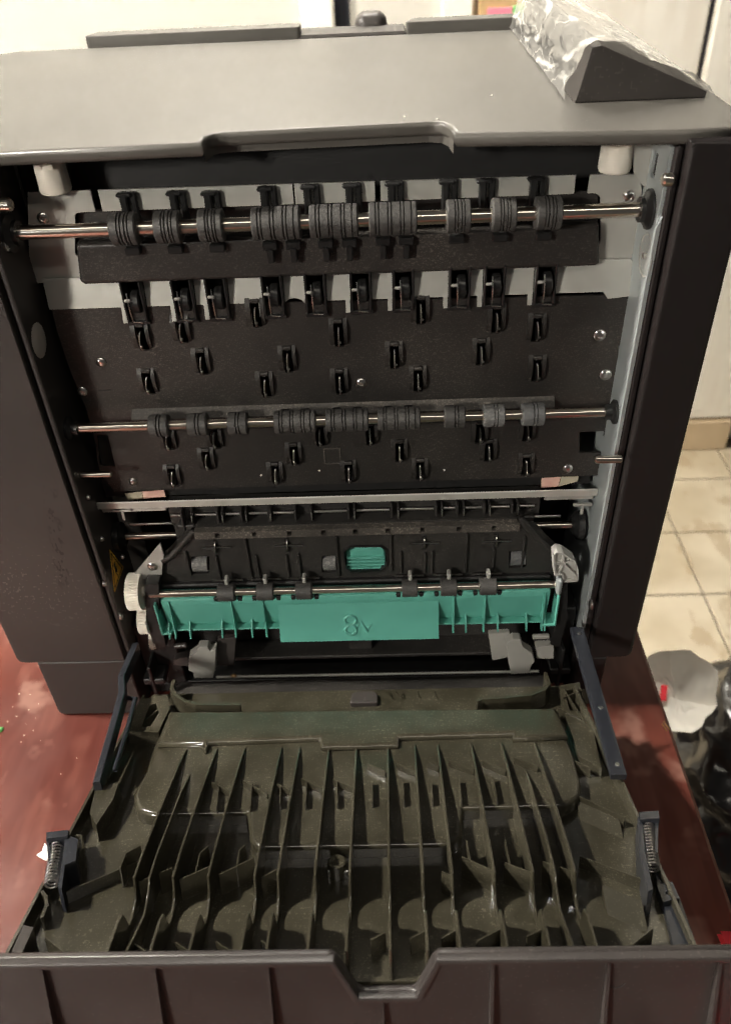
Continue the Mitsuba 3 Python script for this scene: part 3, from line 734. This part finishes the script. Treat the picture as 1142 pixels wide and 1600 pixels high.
part(LG, 'window_back', cbox(wx0 - .002, wx1 + .002, YG + .010, YG + .012, wz0 - .002, wz1 + .002, .0004), 'm_grey_plastic')
part(LG, 'green_slider', join([cbox(wx0 + .002, wx1 - .002, YG + .0035, YG + .0098, wz0 - .001, wz1 - .0062, .0010)] + [cbox(wx0 + .002, wx1 - .002, YG + .0012, YG + .004, wz0 + .0012 + k * .0030, wz0 + .0024 + k * .0030, .0003) for k in range(4)]), 'm_green')

# lower shaft with six rollers
L3 = [(-.0873, -.0760, ()), (-.0615, -.0502, ()), (-.0355, -.0246, ()), (.0346, .0450, ()), (.0600, .0707, ()), (.0856, .0968, ())]
z3 = .1214
S3 = shaft(-.1340, .1387, .005, z3, .0024, L3, .0060)
for a, b, g in L3:
    c = (a + b) / 2
    part(S3, 'fork', cbox(c - .0008, c + .0016, .006, .012, z3 + .004, z3 + .0098, .0004), 'm_zinc')
    part(S3, 'side_clip', join([cbox(a - .0040, a - .0008, .004, .012, z3 - .008, z3 - .0045, .0006), cbox(b + .0008, b + .0040, .004, .012, z3 - .008, z3 - .0045, .0006)]), 'm_clip')
    part(S3, 'axle_end', rod((a - .0045, .0135, z3 + .0030), (b + .0045, .0135, z3 + .0030), .0006, 8), 'm_chrome', 40)
part(P, 'shadow_filler', cbox(-.128, .134, .0125, .030, z3 - .020, z3 + .0005, .001), 'm_deep')  # near-black block stands in for the shadow behind the lower shaft

# green jam cover
YJ = .0068
gp = Polygon([(-.1291,.1100),(.1362,.1107),(.1400,.0834),(.1303,.0837),(.1308,.0875),(-.1285,.0860),(-.1254,.0833),(-.1342,.0823)])
zt3, zb3 = z3 - .0055, .0879
gx0, gx1 = -.1311, .1385
JC = part(P, 'jam_cover', join([prism(rounded([(.0105, zt3 + .003), (.0045, zt3), (.0040, zt3 - .004), (.0068, zb3 + .003), (.0085, zb3), (.0120, zb3), (.0120, zt3 + .003)], .001), gx0 + .004, gx1 - .006, 'x'),
    cbox(gx0, gx0 + .0015, -.0005, .012, zb3 - .001, zt3, .0004), cbox(gx1 - .0015, gx1, -.0005, .012, zb3 - .001, zt3, .0004), cbox(gx0, gx0 + .007, .0002, .012, zb3 - .0016, zb3 + .0002, .0003), cbox(gx1 - .009, gx1, .0002, .012, zb3 - .0016, zb3 + .0002, .0003), cbox(gx0 + .004, gx1 - .006, .0032, .0120, zb3 - .0012, zb3 + .0002, .0004)]), 'm_green', 25, label='turquoise plastic jam clearing cover below the lower rollers')
def fin_yz(x, w, tall):
    ztop = zt3 - .0002 if tall else zb3 + .0065
    return prism([(.008, ztop), (.0030 if tall else .0058, ztop - .001), (.0012, zb3 + .001), (-.0006, zb3 - .0050), (.0018, zb3 - .0052), (.008, zb3 + .0005)], x - w / 2, x + w / 2, 'x')
for x in (-.1220, -.0802, -.0589, .0691, .0898, .1292):
    part(JC, 'rib', fin_yz(x, .0011, True), 'm_green')
for x in (-.1262, -.1116, -.0894, -.0687, .0778, .0995, .1189, .1313):
    part(JC, 'rib', fin_yz(x, .0010, False), 'm_green')
fx0, fx1 = -.0491, .0590
zf0, zf1 = zt3 - .006, zb3 - .0062
FT = np.array([.0046, zf0]); FB = np.array([-.0044, zf1])
fd = (FB - FT) / np.linalg.norm(FB - FT); fnrm = np.array([fd[1], -fd[0]])
flap = prism([tuple(FT), tuple(FB), tuple(FB - fnrm * .0016), tuple(FT - fnrm * .0016)], fx0, fx1, 'x')
FL = part(JC, 'flap', join([flap, prism([tuple(FT), tuple(FB), (.006, zb3 - .001), (.0075, zf0)], fx0, fx0 + .0012, 'x'), prism([tuple(FT), tuple(FB), (.006, zb3 - .001), (.0075, zf0)], fx1 - .0012, fx1, 'x')]), 'm_green')
def on_flap(u, s, lift=0.0):
    q = FT + fd * s + fnrm * lift
    return (u, q[0], q[1])
Lf = np.linalg.norm(FB - FT)
ucx = -.0006
sy = []
for s0, rr in ((Lf * .46, .0033), (Lf * .71, .0033)):
    a = np.linspace(0, 2 * math.pi, 25)[:-1]
    sy.append(tube([on_flap(ucx + 1.15 * rr * math.cos(q), s0 + Lf * .115 * math.sin(q), .0003) for q in a], .0010, 8, True))
sy.append(tube([on_flap(ucx + .0048, Lf * .63, .0003), on_flap(ucx + .0068, Lf * .48, .0003), on_flap(ucx + .0114, Lf * .78, .0003), on_flap(ucx + .0130, Lf * .60, .0003), on_flap(ucx + .0144, Lf * .58, .0003)], .0009, 8))
part(JC, 'paper_jam_symbol', join(sy), 'm_green', True, label='raised moulded symbol of two rings and a zigzag line')

# gears at the left end
def gear(x0, x1, c, r, teeth, hubr):
    a = np.linspace(0, 2 * math.pi, teeth * 4 + 1)[:-1]
    rr = [r if k % 4 in (0, 1) else r * .93 for k in range(len(a))]
    g = Polygon([(c[0] + q * math.cos(t), c[1] + q * math.sin(t)) for q, t in zip(rr, a)])
    return join([prism(g, x0, x1, 'x'), rod((x0 - .002, c[0], c[1]), (x1 + .002, c[0], c[1]), hubr, 16)])
g1 = (-.1423,.0040,.1207)
part(P, 'gear', gear(-.1474, -.1384, (.0080, .1215), .0128, 40, .0035), 'm_white')
part(P, 'gear', gear(-.1464, -.1398, (.0100, .0933), .0110, 32, .003), 'm_white')
part(P, 'gear', gear(-.1434, -.1389, (.0110, .0726), .0085, 24, .002), 'm_white')
part(P, 'gear_bracket', prism(rounded([(-.1342,.1325),(-.1249,.1322),(-.1306,.0990),(-.1318,.0698),(-.1407,.0667),(-.1394,.0993)], .001), .003, .014), 'm_ink')
part(P, 'gear_bracket', prism(rounded([(.1351,.1233),(.1427,.1259),(.1465,.0897),(.1444,.0606),(.1377,.0641),(.1395,.0899)], .001), .004, .016), 'm_clip')
BR = part(P, 'corner_bracket', prism(Polygon([(-.1420,.1342),(-.1203,.1595),(-.1200,.1484),(-.1215,.1450),(-.1251,.1307),(-.1345,.1311),(-.1368,.1282),(-.1435,.1272)]), .0125, .0140), 'm_zinc', label='grey metal corner bracket above the white gears')
sx = (-.1293,.1395)
screw(BR, sx[0], .0125, sx[1], .0034)

# pale ribbed cap at the right end of the lower shaft
cp = rounded([(.1304,.1499),(.1325,.1531),(.1367,.1518),(.1447,.1450),(.1481,.1371),(.1490,.1268),(.1396,.1260),(.1376,.1329),(.1331,.1320)], .0008)
CPK = part(P, 'end_cap', join([prism(Polygon(cp), .004, .010), prism(Polygon(cp).difference(Polygon(cp).buffer(-.0012)), .0015, .0045)] + [prism(LineString(l).buffer(.0005), .0015, .0045) for l in ([(.1321,.1421),(.1377,.1430),(.1472,.1315)], [(.1368,.1507),(.1377,.1430),(.1355,.1330)], [(.1377,.1430),(.1439,.1450)])]), 'm_cap', label='pale ribbed plastic cap at the right end of the lower shaft')
part(P, 'blue_clip', cbox(.1352, .1385, -.002, .006, .1176, .1309, .0012), 'm_zinc_blue')

# grey levers under the green cover
for sgn, pts, back in ((1, [(-.1160,.0650),(-.1096,.0702),(-.1075,.0748),(-.1012,.0746),(-.1001,.0699),(-.0957,.0724),(-.0997,.0493),(-.1029,.0410),(-.1163,.0414),(-.1162,.0478),(-.1191,.0500)], [(-.0958,.0729),(-.0825,.0738),(-.0881,.0438),(-.1002,.0442)]),
                     (-1, [(.1058,.0710),(.1104,.0754),(.1157,.0745),(.1181,.0666),(.1248,.0610),(.1275,.0515),(.1252,.0460),(.1249,.0391),(.1117,.0381),(.1090,.0507)], [(.0946,.0718),(.1094,.0726),(.1121,.0469),(.0990,.0432)])):
    part(P, 'release_lever', bevel_prism(rounded(pts, .0006), -.001, .006, .0008, 'y', 3), 'm_grey_plastic', 28)
    part(P, 'lever_plate', bevel_prism(rounded(back, .0008), .008, .012, .0006, 'y', 2), 'm_grey_plastic' if sgn < 0 else 'm_lip', 28)
part(P, 'lever_arm', join([prism(Polygon([(-.1294,.0563),(-.1172,.0600),(-.1191,.0490),(-.1304,.0508)]), .004, .010), rod((-.1271,.0060,.0685), (-.1178,.0060,.0696), .002, 10)]), 'm_lip')
part(P, 'lever_arm', join([prism(Polygon([(.1278,.0614),(.1403,.0623),(.1417,.0487),(.1298,.0491)]), .004, .010), rod((.1252,.0060,.0701), (.1368,.0060,.0703), .002, 10)]), 'm_grey_plastic')
# cavity below the green cover
part(P, 'cavity_back', cbox(-.150, .150, .040, .046, .012, .105, .001), 'm_black')
part(P, 'cavity_rail', join([cbox(-.10, .09, .030, .041, .0700, .0725, .0006), cbox(-.13, .128, .022, .041, .0330, .0360, .0006), cbox(-.005, .012, .028, .0405, .036, .074, .0006)]), 'm_black')
part(P, 'cavity_side', cbox(-.1580, -.130, .018, .040, .013, .078, .001), 'm_deep')
part(P, 'cavity_side', cbox(.136, .1565, .018, .040, .013, .085, .001), 'm_deep')
part(P, 'hinge_bracket', join([cbox(-.1560, -.140, .003, .018, .030, .036, .001), cbox(-.150, -.1475, .002, .018, .018, .050, .0006)]), 'm_clip')
part(P, 'hinge_bracket', join([cbox(.140, .1555, .003, .018, .032, .038, .001), cbox(.146, .1485, .002, .018, .018, .060, .0006)]), 'm_clip')
part(P, 'frame_plate', prism(Polygon([(.1481,.3900),(.1706,.3891),(.1745,.3637),(.1688,.3639),(.1576,.3668),(.1513,.3743)]), .032, .0332), 'm_zinc')
TR = part(P, 'torsion_rod', rod((-.1007,.0010,.0402), (.1318,.0010,.0389), .0011, 12), 'm_zinc', 40)
m = trimesh.creation.icosphere(subdivisions=2); m.vertices = m.vertices * [.0022, .0016, .0015] + np.array((-.0875,-.0005,.0430))
part(TR, 'brass_bead', m, 'm_brass', True)

# ---------------------------------------------------------------- control panel wedge on the lid
e0, e1 = np.array((.1248,.0602,.4000)), np.array((.1887,.0454,.4000))
e1 = np.array([e1[0], e0[1] - .008, .4])
ap = np.array((.1320,.0580,.4244))
def wedge(y):
    return [(e0[0], y, .4002), (e1[0], y, .4002), (e1[0] + .0005, y, .4030), (ap[0] + .003, y, ap[2] + .0006), (ap[0] - .002, y, ap[2]), (e0[0] + .001, y, .404)]
wp = [(x, z) for x, y, z in wedge(0)]
CP = part(P, 'control_panel', bevel_prism(wp, e0[1] - .001, .262, .0008, 'y', 2), 'm_panel', 25)

# plastic film draped over the wedge
def film():
    nu, nv = 70, 90
    path = [(e0[0] - .0035, .4012), (e0[0] - .002, .408), (ap[0] - .0045, ap[2] - .001), (ap[0] - .0010, ap[2] + .0030), (ap[0] + .006, ap[2] + .0018), (.5 * (ap[0] + e1[0]), .5 * (ap[2] + .403) + .0030), (e1[0] - .002, .4055), (e1[0] + .0022, .4020)]
    path = np.array(path); s = np.r_[0, np.cumsum(np.linalg.norm(np.diff(path, axis=0), axis=1))]; s /= s[-1]
    V = []
    for i in range(nu):
        t = i / (nu - 1)
        x, z = np.interp(t, s, path[:, 0]), np.interp(t, s, path[:, 1])
        k = max(1, np.searchsorted(s, t)) ; d = path[k] - path[k - 1]; d = d / np.linalg.norm(d); nn = np.array([-d[1], d[0]])
        front = e0[1] - .004 + .004 * math.sin(9 * t + 1) + .003 * math.sin(31 * t)
        for j in range(nv):
            w = j / (nv - 1)
            y = front + (.272 - front) * w
            q = np.array([[x * 75 + y * 22, y * 14, z * 75]])
            a = float(meshkit.fbm(q * 1.6, 4, 3)[0]); r = 1 - abs(2 * float(meshkit.noise(q * np.array([2.6, 1.2, 2.6]), 8)[0]) - 1)
            o = .0003 + .0018 * max(0, a - .42) + .0006 * r ** 4
            lift = .002 * math.exp(-((w) / .05) ** 2) * (.5 + .5 * math.sin(17 * t))
            V.append((x + nn[0] * (o + lift), y, max(.4006, z + nn[1] * (o + lift))))
    F = []
    for i in range(nu - 1):
        for j in range(nv - 1):
            a, b, c, d = i * nv + j, (i + 1) * nv + j, (i + 1) * nv + j + 1, i * nv + j + 1
            F += [[a, b, c], [a, c, d]]
    return tm(V, F)
scene['plastic_film'] = mikit.ply(film(), 'm_film', smooth=True)
top('plastic_film', 'clear wrinkled protective film draped over the raised control panel', 'plastic film')

# ================================================================ the open rear door
TLT = math.radians(18); OY, OZ = .005, .04
def door_fn(v):
    c, s = math.cos(TLT), math.sin(TLT)
    return np.stack([v[:, 0], OY - c * v[:, 1] + s * v[:, 2], OZ + s * v[:, 1] + c * v[:, 2]], 1)
def dpart(name, mesh, mat, smooth=False, label=None, parent='printer__rear_door'):
    return part(parent, name, remap(mesh, door_fn), mat, smooth, label)
def fin(a, b, h0, h1, w=.0010, h1b=None):
    """thin upright blade from a to b (door x, v), from h0 up to h1 (h1b at b)."""
    a, b = np.asarray(a), np.asarray(b); d = (b - a) / np.linalg.norm(b - a); n = np.array([-d[1], d[0]]) * w / 2
    hb = h1 if h1b is None else h1b
    P8 = [(*(a + n), h0), (*(a - n), h0), (*(b + n), h0), (*(b - n), h0), (*(a + n * .7), h1), (*(a - n * .7), h1), (*(b + n * .7), hb), (*(b - n * .7), hb)]
    return hull(P8)
used['printer__rear_door'] = 1
floor_poly = rounded([(-.1385, .034), (.1460, .034), (.147, .05), (.1535, .14), (.1550, .257), (-.1480, .257), (-.1455, .14), (-.140, .05)], .001)
scene['printer__rear_door'] = mikit.ply(remap(prism(floor_poly, .002, .005, 'z'), door_fn), 'm_door')
labels['printer__rear_door'] = {'label': 'open rear door panel lying ribbed inside up in front of the printer'}
# side walls
dpart('side_wall', join([fin((-.1395, .048), (-.1436, .145), .002, .014, .0022, .014), fin((-.1436, .145), (-.1470, .257), .002, .014, .0022, .013)]), 'm_door')
dpart('side_wall', join([fin((.1465, .048), (.1520, .145), .002, .014, .0022, .014), fin((.1520, .145), (.1545, .257), .002, .014, .0022, .013)]), 'm_door')
# raised plate
rp_ = rounded([(-.1190,.0668),(-.1187,.0924),(-.1190,.1019),(-.1173,.1257),(-.1197,.1447),(-.1138,.1581),(-.1035,.1613),(-.0530,.1611),(-.0486,.1813),(-.0438,.1868),(.0528,.1861),(.0603,.1810),(.0626,.1604),(.1161,.1592),(.1258,.1540),(.1296,.1417),(.1305,.1184),(.1303,.1052),(.1308,.0727)], [.001, .001, .001, .003, .004, .006, .003, .001, .003, .004, .004, .004, .001, .004, .004, .004, .003, .002, .001], 4)
RP = dpart('raised_plate', bevel_prism(rp_, .0, .0135, .0030, 'z', 6), 'm_door', 30)
st = [(-.1149,.0717),(-.1154,.1052),(-.0891,.1047),(-.0862,.1115),(-.0847,.1116),(-.0846,.1043),(-.0184,.1020),(-.0172,.1082),(-.0158,.1112),(.0292,.1102),(.0301,.1028),(.0975,.1012),(.0971,.1062),(.1302,.1047),(.1284,.0760)]
dpart('upper_step', bevel_prism(st, .0118, .0172, .0026, 'z', 4), 'm_door', 30)
# back slope towards the hinge, tab, moulded icon
dpart('hinge_slope', prism([(.000, -.012), (.034, .001), (.0345, .0050), (.000, -.007)], -.128, .134, 'x'), 'm_black')
tb = rounded([(-.0020,.0536),(-.0011,.0424),(.0019,.0402),(.0135,.0399),(.0166,.0431),(.0170,.0535)], .002)
dpart('tab', bevel_prism(tb, .001, .0085, .0016, 'z', 3), 'm_lip', 28)
ic = [LineString(l).buffer(.0002) for l in ([(.0257,.0280),(.0250,.0464)], [(.0282,.0359),(.0323,.0467)], [(.0337,.0251),(.0332,.0467)], [(.0438,.0271),(.0434,.0471)], [(.0382,.0363),(.0487,.0351),(.0494,.0305),(.0552,.0291),(.0549,.0475)])]
dpart('moulded_icon', remap(prism(unary_union(ic), 0, .0006, 'z'), lambda v: v + np.stack([v[:, 0] * 0, v[:, 0] * 0, -.0040 + .25 * (v[:, 1] - .002)], 1)), 'm_door', label='faint raised line icon moulded into the door near the hinge')
# curved ridges
for l in ([(-.1216,.0377),(-.1207,.0471),(-.1163,.0547),(-.1088,.0616),(-.1004,.0655),(-.0902,.0666),(-.0719,.0672)], [(.0805,.0684),(.0831,.0663),(.0987,.0655),(.1146,.0632),(.1246,.0577),(.1292,.0504),(.1290,.0381)]):
    dpart('curved_ridge', prism(LineString(l).buffer(.0011), .006, .0182, 'z'), 'm_door', 30)
# long ribs
prof = [(.1062, .0138), (.1080, .0146), (.125, .0172), (.16, .0205), (.2000, .0226), (.2147, .0221), (.2153, .0172), (.2170, .0130), (.2200, .0098), (.2245, .0085), (.2290, .0088), (.2305, .0100), (.2322, .0160), (.2344, .0205), (.2395, .0222), (.2565, .0222), (.2565, .004), (.1500, .004), (.1062, .0125)]
RIBX = [(-.0980,.1280), (-.0794,.1286), (-.0627,.1290), (-.0406,.1296), (-.0296,.1299), (-.0120,.1304), (.0044,.1309), (.0230,.1314), (.0389,.1319), (.0526,.1322), (.0723,.1328), (.0902,.1333), (.1098,.1338)]
for x, _ in RIBX:
    dpart('rib', bevel_prism(prof, x - .00065, x + .00065, .0004, 'x', 2), 'm_door', 40)
prof2 = [(.130, .0140), (.150, .0185), (.2000, .0224), (.2147, .0215), (.2180, .0170), (.228, .0130), (.240, .016), (.2565, .0205), (.2565, .004), (.130, .004)]
for x in ((-.0908,.2153)[0], (.1005,.2157)[0]):
    dpart('rib', bevel_prism(prof2, x - .00055, x + .00055, .00035, 'x', 2), 'm_door', 40)
# small fins: (points, top height, bottom height)
def fins(name, segs, h1, h0, w=.0009):
    for a, b in segs:
        dpart(name, fin(a, b, h0, h1, w), 'm_door')
fins('gusset', [[(-.0713,.1421),(-.0692,.1607)], [(-.0531,.1399),(-.0509,.1611)], [(-.0367,.1441),(-.0352,.1600)], [(-.0224,.1408),(-.0214,.1604)], [(-.0056,.1412),(-.0043,.1603)], [(.0140,.1417),(.0144,.1598)], [(.0311,.1406),(.0313,.1597)], [(.0468,.1426),(.0466,.1596)], [(.0622,.1414),(.0620,.1595)], [(.0810,.1409),(.0810,.1589)]], .0176, .012)
fins('gusset', [[(-.0754,.1415),(-.0632,.1497)], [(-.0579,.1409),(-.0432,.1513)], [(-.0385,.1441),(-.0304,.1495)], [(-.0253,.1402),(-.0130,.1479)], [(-.0077,.1412),(.0050,.1484)], [(.0113,.1279),(.0215,.1349)], [(.0285,.1284),(.0391,.1354)], [(.0456,.1272),(.0516,.1313)], [(.0577,.1264),(.0714,.1346)], [(.0772,.1275),(.0888,.1357)], [(.0953,.1252),(.1071,.1329)]], .0178, .012)
fins('brace', [[(-.0968,.2131),(-.0921,.2100)], [(-.0884,.2077),(-.0827,.2042)], [(-.0774,.2119),(-.0637,.2033)], [(-.0589,.2091),(-.0437,.1987)], [(-.0382,.2114),(-.0311,.2060)], [(.0585,.2000),(.0726,.2091)], [(.0785,.2040),(.0905,.2107)], [(.0969,.2036),(.1002,.2057)], [(.0480,.2091),(.0532,.2123)], [(.1044,.2074),(.1093,.2102)]], .0180, .0)
fins('brace', [[(.0618,.1890),(.0623,.2025)], [(.0809,.1889),(.0811,.2049)], [(-.0706,.2076),(-.0711,.1948)], [(-.0711,.1948),(-.0679,.1902)], [(-.0513,.2044),(-.0516,.1931)], [(-.0516,.1931),(-.0492,.1897)], [(-.1086,.2037),(-.1086,.1941)], [(-.1086,.1941),(-.1026,.1890)]], .0178, .0)
fins('end_brace', [[(-.0914,.2443),(-.0839,.2490)], [(-.0719,.2446),(-.0653,.2490)], [(-.0540,.2445),(-.0461,.2496)], [(-.0339,.2441),(-.0308,.2465)], [(.0144,.2445),(.0209,.2406)], [(.0318,.2441),(.0390,.2398)], [(.0455,.2443),(.0521,.2397)], [(.0607,.2458),(.0718,.2396)], [(.0827,.2438),(.0898,.2402)], [(-.1314,.2411),(-.1172,.2509)], [(.1262,.2490),(.1385,.2400)]], .0150, .0)
fins('side_brace', [[(.1312,.0691),(.1434,.0811)], [(.1306,.1216),(.1382,.1281)], [(.1261,.1512),(.1462,.1684)], [(.1171,.1945),(.1430,.2096)], [(-.1330,.2124),(-.1031,.1935)], [(.1640,.0425),(.1371,.0579)], [(.1394,.0469),(.1451,.0858)], [(-.1227,.0522),(-.1373,.0866)]], .0120, .0)
a, b = [(.1236,.2112),(.1391,.2217)]
wdg = hull([(a[0], a[1], .0), (a[0], a[1] + .001, .0115), (b[0], b[1], .0), (b[0], b[1] + .001, .0115), (a[0], a[1] + .015, .0035), (b[0], b[1] + .015, .0035)])
dpart('wedge', wdg, 'm_door')
a, b = [(.1251,.1579),(.1439,.1726)]
dpart('wedge', hull([(a[0], a[1], .0), (a[0], a[1] - .006, .0095), (b[0], b[1], .0), (b[0], b[1] - .006, .0095), (a[0], a[1] + .006, .004), (b[0], b[1] + .006, .004)]), 'm_door')
# left pocket near the hinge
pk_ = Polygon([(-.1394,.0538),(-.1236,.0485),(-.1180,.0647),(-.1190,.0904),(-.1388,.0885)])
hole = Polygon([(-.1323,.0614),(-.1288,.0586),(-.1237,.0687),(-.1256,.0836),(-.1310,.0848)])
dpart('side_pocket', prism(pk_.difference(hole), .0, .0145, 'z'), 'm_door')
pk2 = Polygon([(.1369,.0430),(.1517,.0389),(.1490,.0860),(.1443,.1282),(.1343,.1165),(.1348,.0788)])
dpart('side_pocket', prism(pk2.difference(Polygon([(.1398,.0491),(.1479,.0464),(.1454,.0724),(.1385,.0708)])), .0, .0110, 'z'), 'm_door')
# cup-shaped nub by the left arm, foot tabs
dpart('corner_tab', prism(Polygon([(-.1408,.1419),(-.1290,.1379),(-.1281,.1526),(-.1309,.1722),(-.1376,.1624)]), .0, .0160, 'z'), 'm_door')
dpart('corner_tab', prism(Polygon([(-.1449,.2334),(-.1396,.2349),(-.1393,.2484),(-.1442,.2477)]), .0, .014, 'z'), 'm_lip')
# screw boss
bx = (-.0030,.1965)
dpart('screw_boss', join([lathe([(.0, .0048), (.0128, .0046), (.0134, .0036), (.0112, .0028), (.0110, .0002)], 24, 'z', (bx[0], bx[1], 0)), cbox(bx[0] - .005, bx[0] + .006, bx[1] - .004, bx[1] + .003, 0, .0095, .0006)]), 'm_door', 35)
# latches with coil springs
def spring(a, b, r, turns, wire):
    a, b = np.asarray(a), np.asarray(b); d = (b - a); L = np.linalg.norm(d); d /= L
    n = np.cross(d, [0, 1, .3]); n /= np.linalg.norm(n); m_ = np.cross(d, n)
    t = np.linspace(0, 1, turns * 14)
    return tube([a + d * L * q + r * (math.cos(2 * math.pi * turns * q) * n + math.sin(2 * math.pi * turns * q) * m_) for q in t], wire, 6)
part('printer__rear_door', 'spring', spring((-.1476,-.1626,.1113), (-.1398,-.1920,.1208), .0031, 15, .00055), 'm_chrome', True)
part('printer__rear_door', 'spring', spring((.1545,-.1586,.1100), (.1481,-.1873,.1193), .0034, 15, .00055), 'm_chrome', True)
lc = [(-.1521,.1834), (-.1411,.1819), (-.1348,.1865), (-.1311,.2008), (-.1341,.2048), (-.1312,.2187)]
dpart('latch', join([prism(Polygon([lc[0], lc[1], (-.1401,.1864), (-.1501,.1879)]), .006, .022, 'z'), prism(Polygon([(-.1429,.1823), lc[2], lc[3], (-.1355,.2036), (-.1315,.2187), (-.1339,.2171), (-.1379,.2006)]), 0, .020, 'z'), prism(Polygon([(-.1528,.1834), (-.1514,.1835), (-.1425,.2026), (-.1438,.2026)]), .004, .019, 'z')]), 'm_arm')
dpart('latch_bracket', prism(LineString([(-.1391,.1780),(-.1369,.1785),(-.1335,.1902),(-.1331,.1987)]).buffer(.0007), 0, .015, 'z'), 'm_door')
dpart('latch', join([prism(Polygon([(.1507,.1757),(.1606,.1750),(.1596,.1804),(.1497,.1811)]), .006, .022, 'z'), prism(Polygon([(.1498,.1766),(.1515,.1784),(.1466,.2001),(.1431,.2235),(.1404,.2249),(.1436,.2000)]), 0, .020, 'z'), prism(Polygon([(.1591,.1758),(.1607,.1759),(.1527,.2002),(.1515,.2002)]), .004, .019, 'z')]), 'm_arm')
dpart('latch_arm', join([prism(Polygon([(.1487,.2135),(.1566,.2114),(.1568,.2212),(.1486,.2233)]).difference(Point((.1523,.2182)).buffer(.0011)), .006, .012, 'z'), prism(Polygon([(.1497,.2205),(.1581,.2184),(.1569,.2432),(.1467,.2441)]), .002, .009, 'z'), prism(Polygon([(.1510,.2042),(.1545,.2026),(.1566,.2114),(.1496,.2143)]), .003, .010, 'z')]), 'm_arm')
dpart('hook', prism(LineString([(-.1443,.2130),(-.1412,.2162),(-.1390,.2211),(-.1385,.2278)]).buffer(.0008), 0, .013, 'z'), 'm_door')

# end wall (lip) facing the camera
VL = .2575
n0, n1, n2, n3 = (.0010,.2602)[0], (.0095,.2768)[0], (.0331,.2771)[0], (.0408,.2592)[0]
HT, HN = .0258, .0045
lp_ = rounded([(-.188, -.058), (.200, -.058), (.200, HT), (n3 + .001, HT), (n2, HN), (n1, HN), (n0 - .001, HT), (-.188, HT)], [0, 0, 0, .004, .003, .003, .004, 0])
wallm = bevel_prism([(x, z) for x, z in lp_], VL, VL + .0042, .0016, 'y', 4)
LIP = dpart('end_wall', wallm, 'm_lip', 30)
# raised rim along the top and notch
rimline = LineString([(-.188, HT - .0016), (n0 - .002, HT - .0016), (n1 - .0012, HN - .0016), (n2 + .0012, HN - .0016), (n3 + .002, HT - .0016), (.200, HT - .0016)])
dpart('rim', bevel_prism(list(rimline.buffer(.0015, join_style=1, resolution=3).exterior.coords)[:-1], VL + .0030, VL + .0072, .0008, 'y', 2), 'm_lip', 40, parent='printer__rear_door__end_wall')
for x in ((-.1234,.2601)[0], (-.0757,.2607)[0], (-.0282,.2613)[0], (.0190,.2595)[0], (.0651,.2610)[0], (.1127,.2600)[0], (.1579,.2606)[0]):
    ztop = HN - .003 if n1 < x < n2 else HT - .003
    pr_ = [(VL + .004, ztop), (VL + .0066, ztop - .0005), (VL + .0110, -.055), (VL + .004, -.055)]
    part('printer__rear_door__end_wall', 'stiffener', remap(prism(pr_, x - .0007, x + .0007, 'x'), door_fn), 'm_lip')
a = np.linspace(math.radians(200), math.radians(340), 15)
cc = ((.1171,.2639)[0], .010)
part('printer__rear_door__end_wall', 'moulded_ring', remap(tube([(cc[0] + .0042 * math.cos(q), VL + .0043, cc[1] + .0042 * math.sin(q)) for q in a], .0003, 5), door_fn), 'm_lip', True)

# folding arms
def arm(path, w, hgt):
    p = np.asarray(path, float); ms = []
    for i in range(len(p) - 1):
        d = p[i + 1] - p[i]; d /= np.linalg.norm(d)
        side = np.array([1.0, 0, 0]); side -= d * (side @ d); side /= np.linalg.norm(side)
        upv = np.cross(side, d)
        pts = [q + sx * side * w / 2 + sz * upv * hgt / 2 for q in (p[i] - d * .0008, p[i + 1] + d * .0008) for sx in (-1, 1) for sz in (-.9, .9)]
        pts += [q + sx * side * w / 2 * .75 + sz * upv * hgt / 2 for q in (p[i] - d * .0008, p[i + 1] + d * .0008) for sx in (-1, 1) for sz in (-1, 1)]
        ms.append(hull(pts))
    return join(ms)
A0, A1 = np.array((-.1498,-.0040,.0779)), np.array((-.1386,-.1267,.1017))
K1, K2 = A0 + (A1 - A0) * .28 + [-.003, 0, .001], A0 + (A1 - A0) * .40
part(P, 'folding_arm', join([arm([A0, K1, K2, A1], .0042, .009)]), 'm_arm')
B1 = K2 + [.0075, 0, -.002]
part(P + '__folding_arm', 'inner_bar', tube([K2 + [.001, 0, -.001], B1, B1 + (A1 - K2) * .35, A1 + [.006, .012, -.002]], .0016, 8), 'm_arm', True)
C0, C1 = np.array((.1519,-.0040,.0865)), np.array((.1493,-.1254,.1013))
AR = part(P, 'folding_arm', arm([C0, C0 + (C1 - C0) * .3, C1], .0085, .004), 'm_arm')
for q in (.03, .58, .93):
    c = C0 + (C1 - C0) * q
    m = trimesh.creation.icosphere(subdivisions=2); m.vertices = m.vertices * [.0017, .0017, .0012] + c + [.0005, -.002, .0016]
    part(AR, 'rivet', m, 'm_chrome', True)

# pale specks of dust on the lid and scuffs on the left panel
sp = []
for x, y in [(.0403,.0468),(.0557,.0395),(.0865,.0824)]:
    m = trimesh.creation.icosphere(subdivisions=1); m.vertices = m.vertices * [.0005, .0006, .0003] + [x, y, .4002]; sp.append(m)
part(P + '__lid', 'pale_speck', join(sp), 'm_paper')
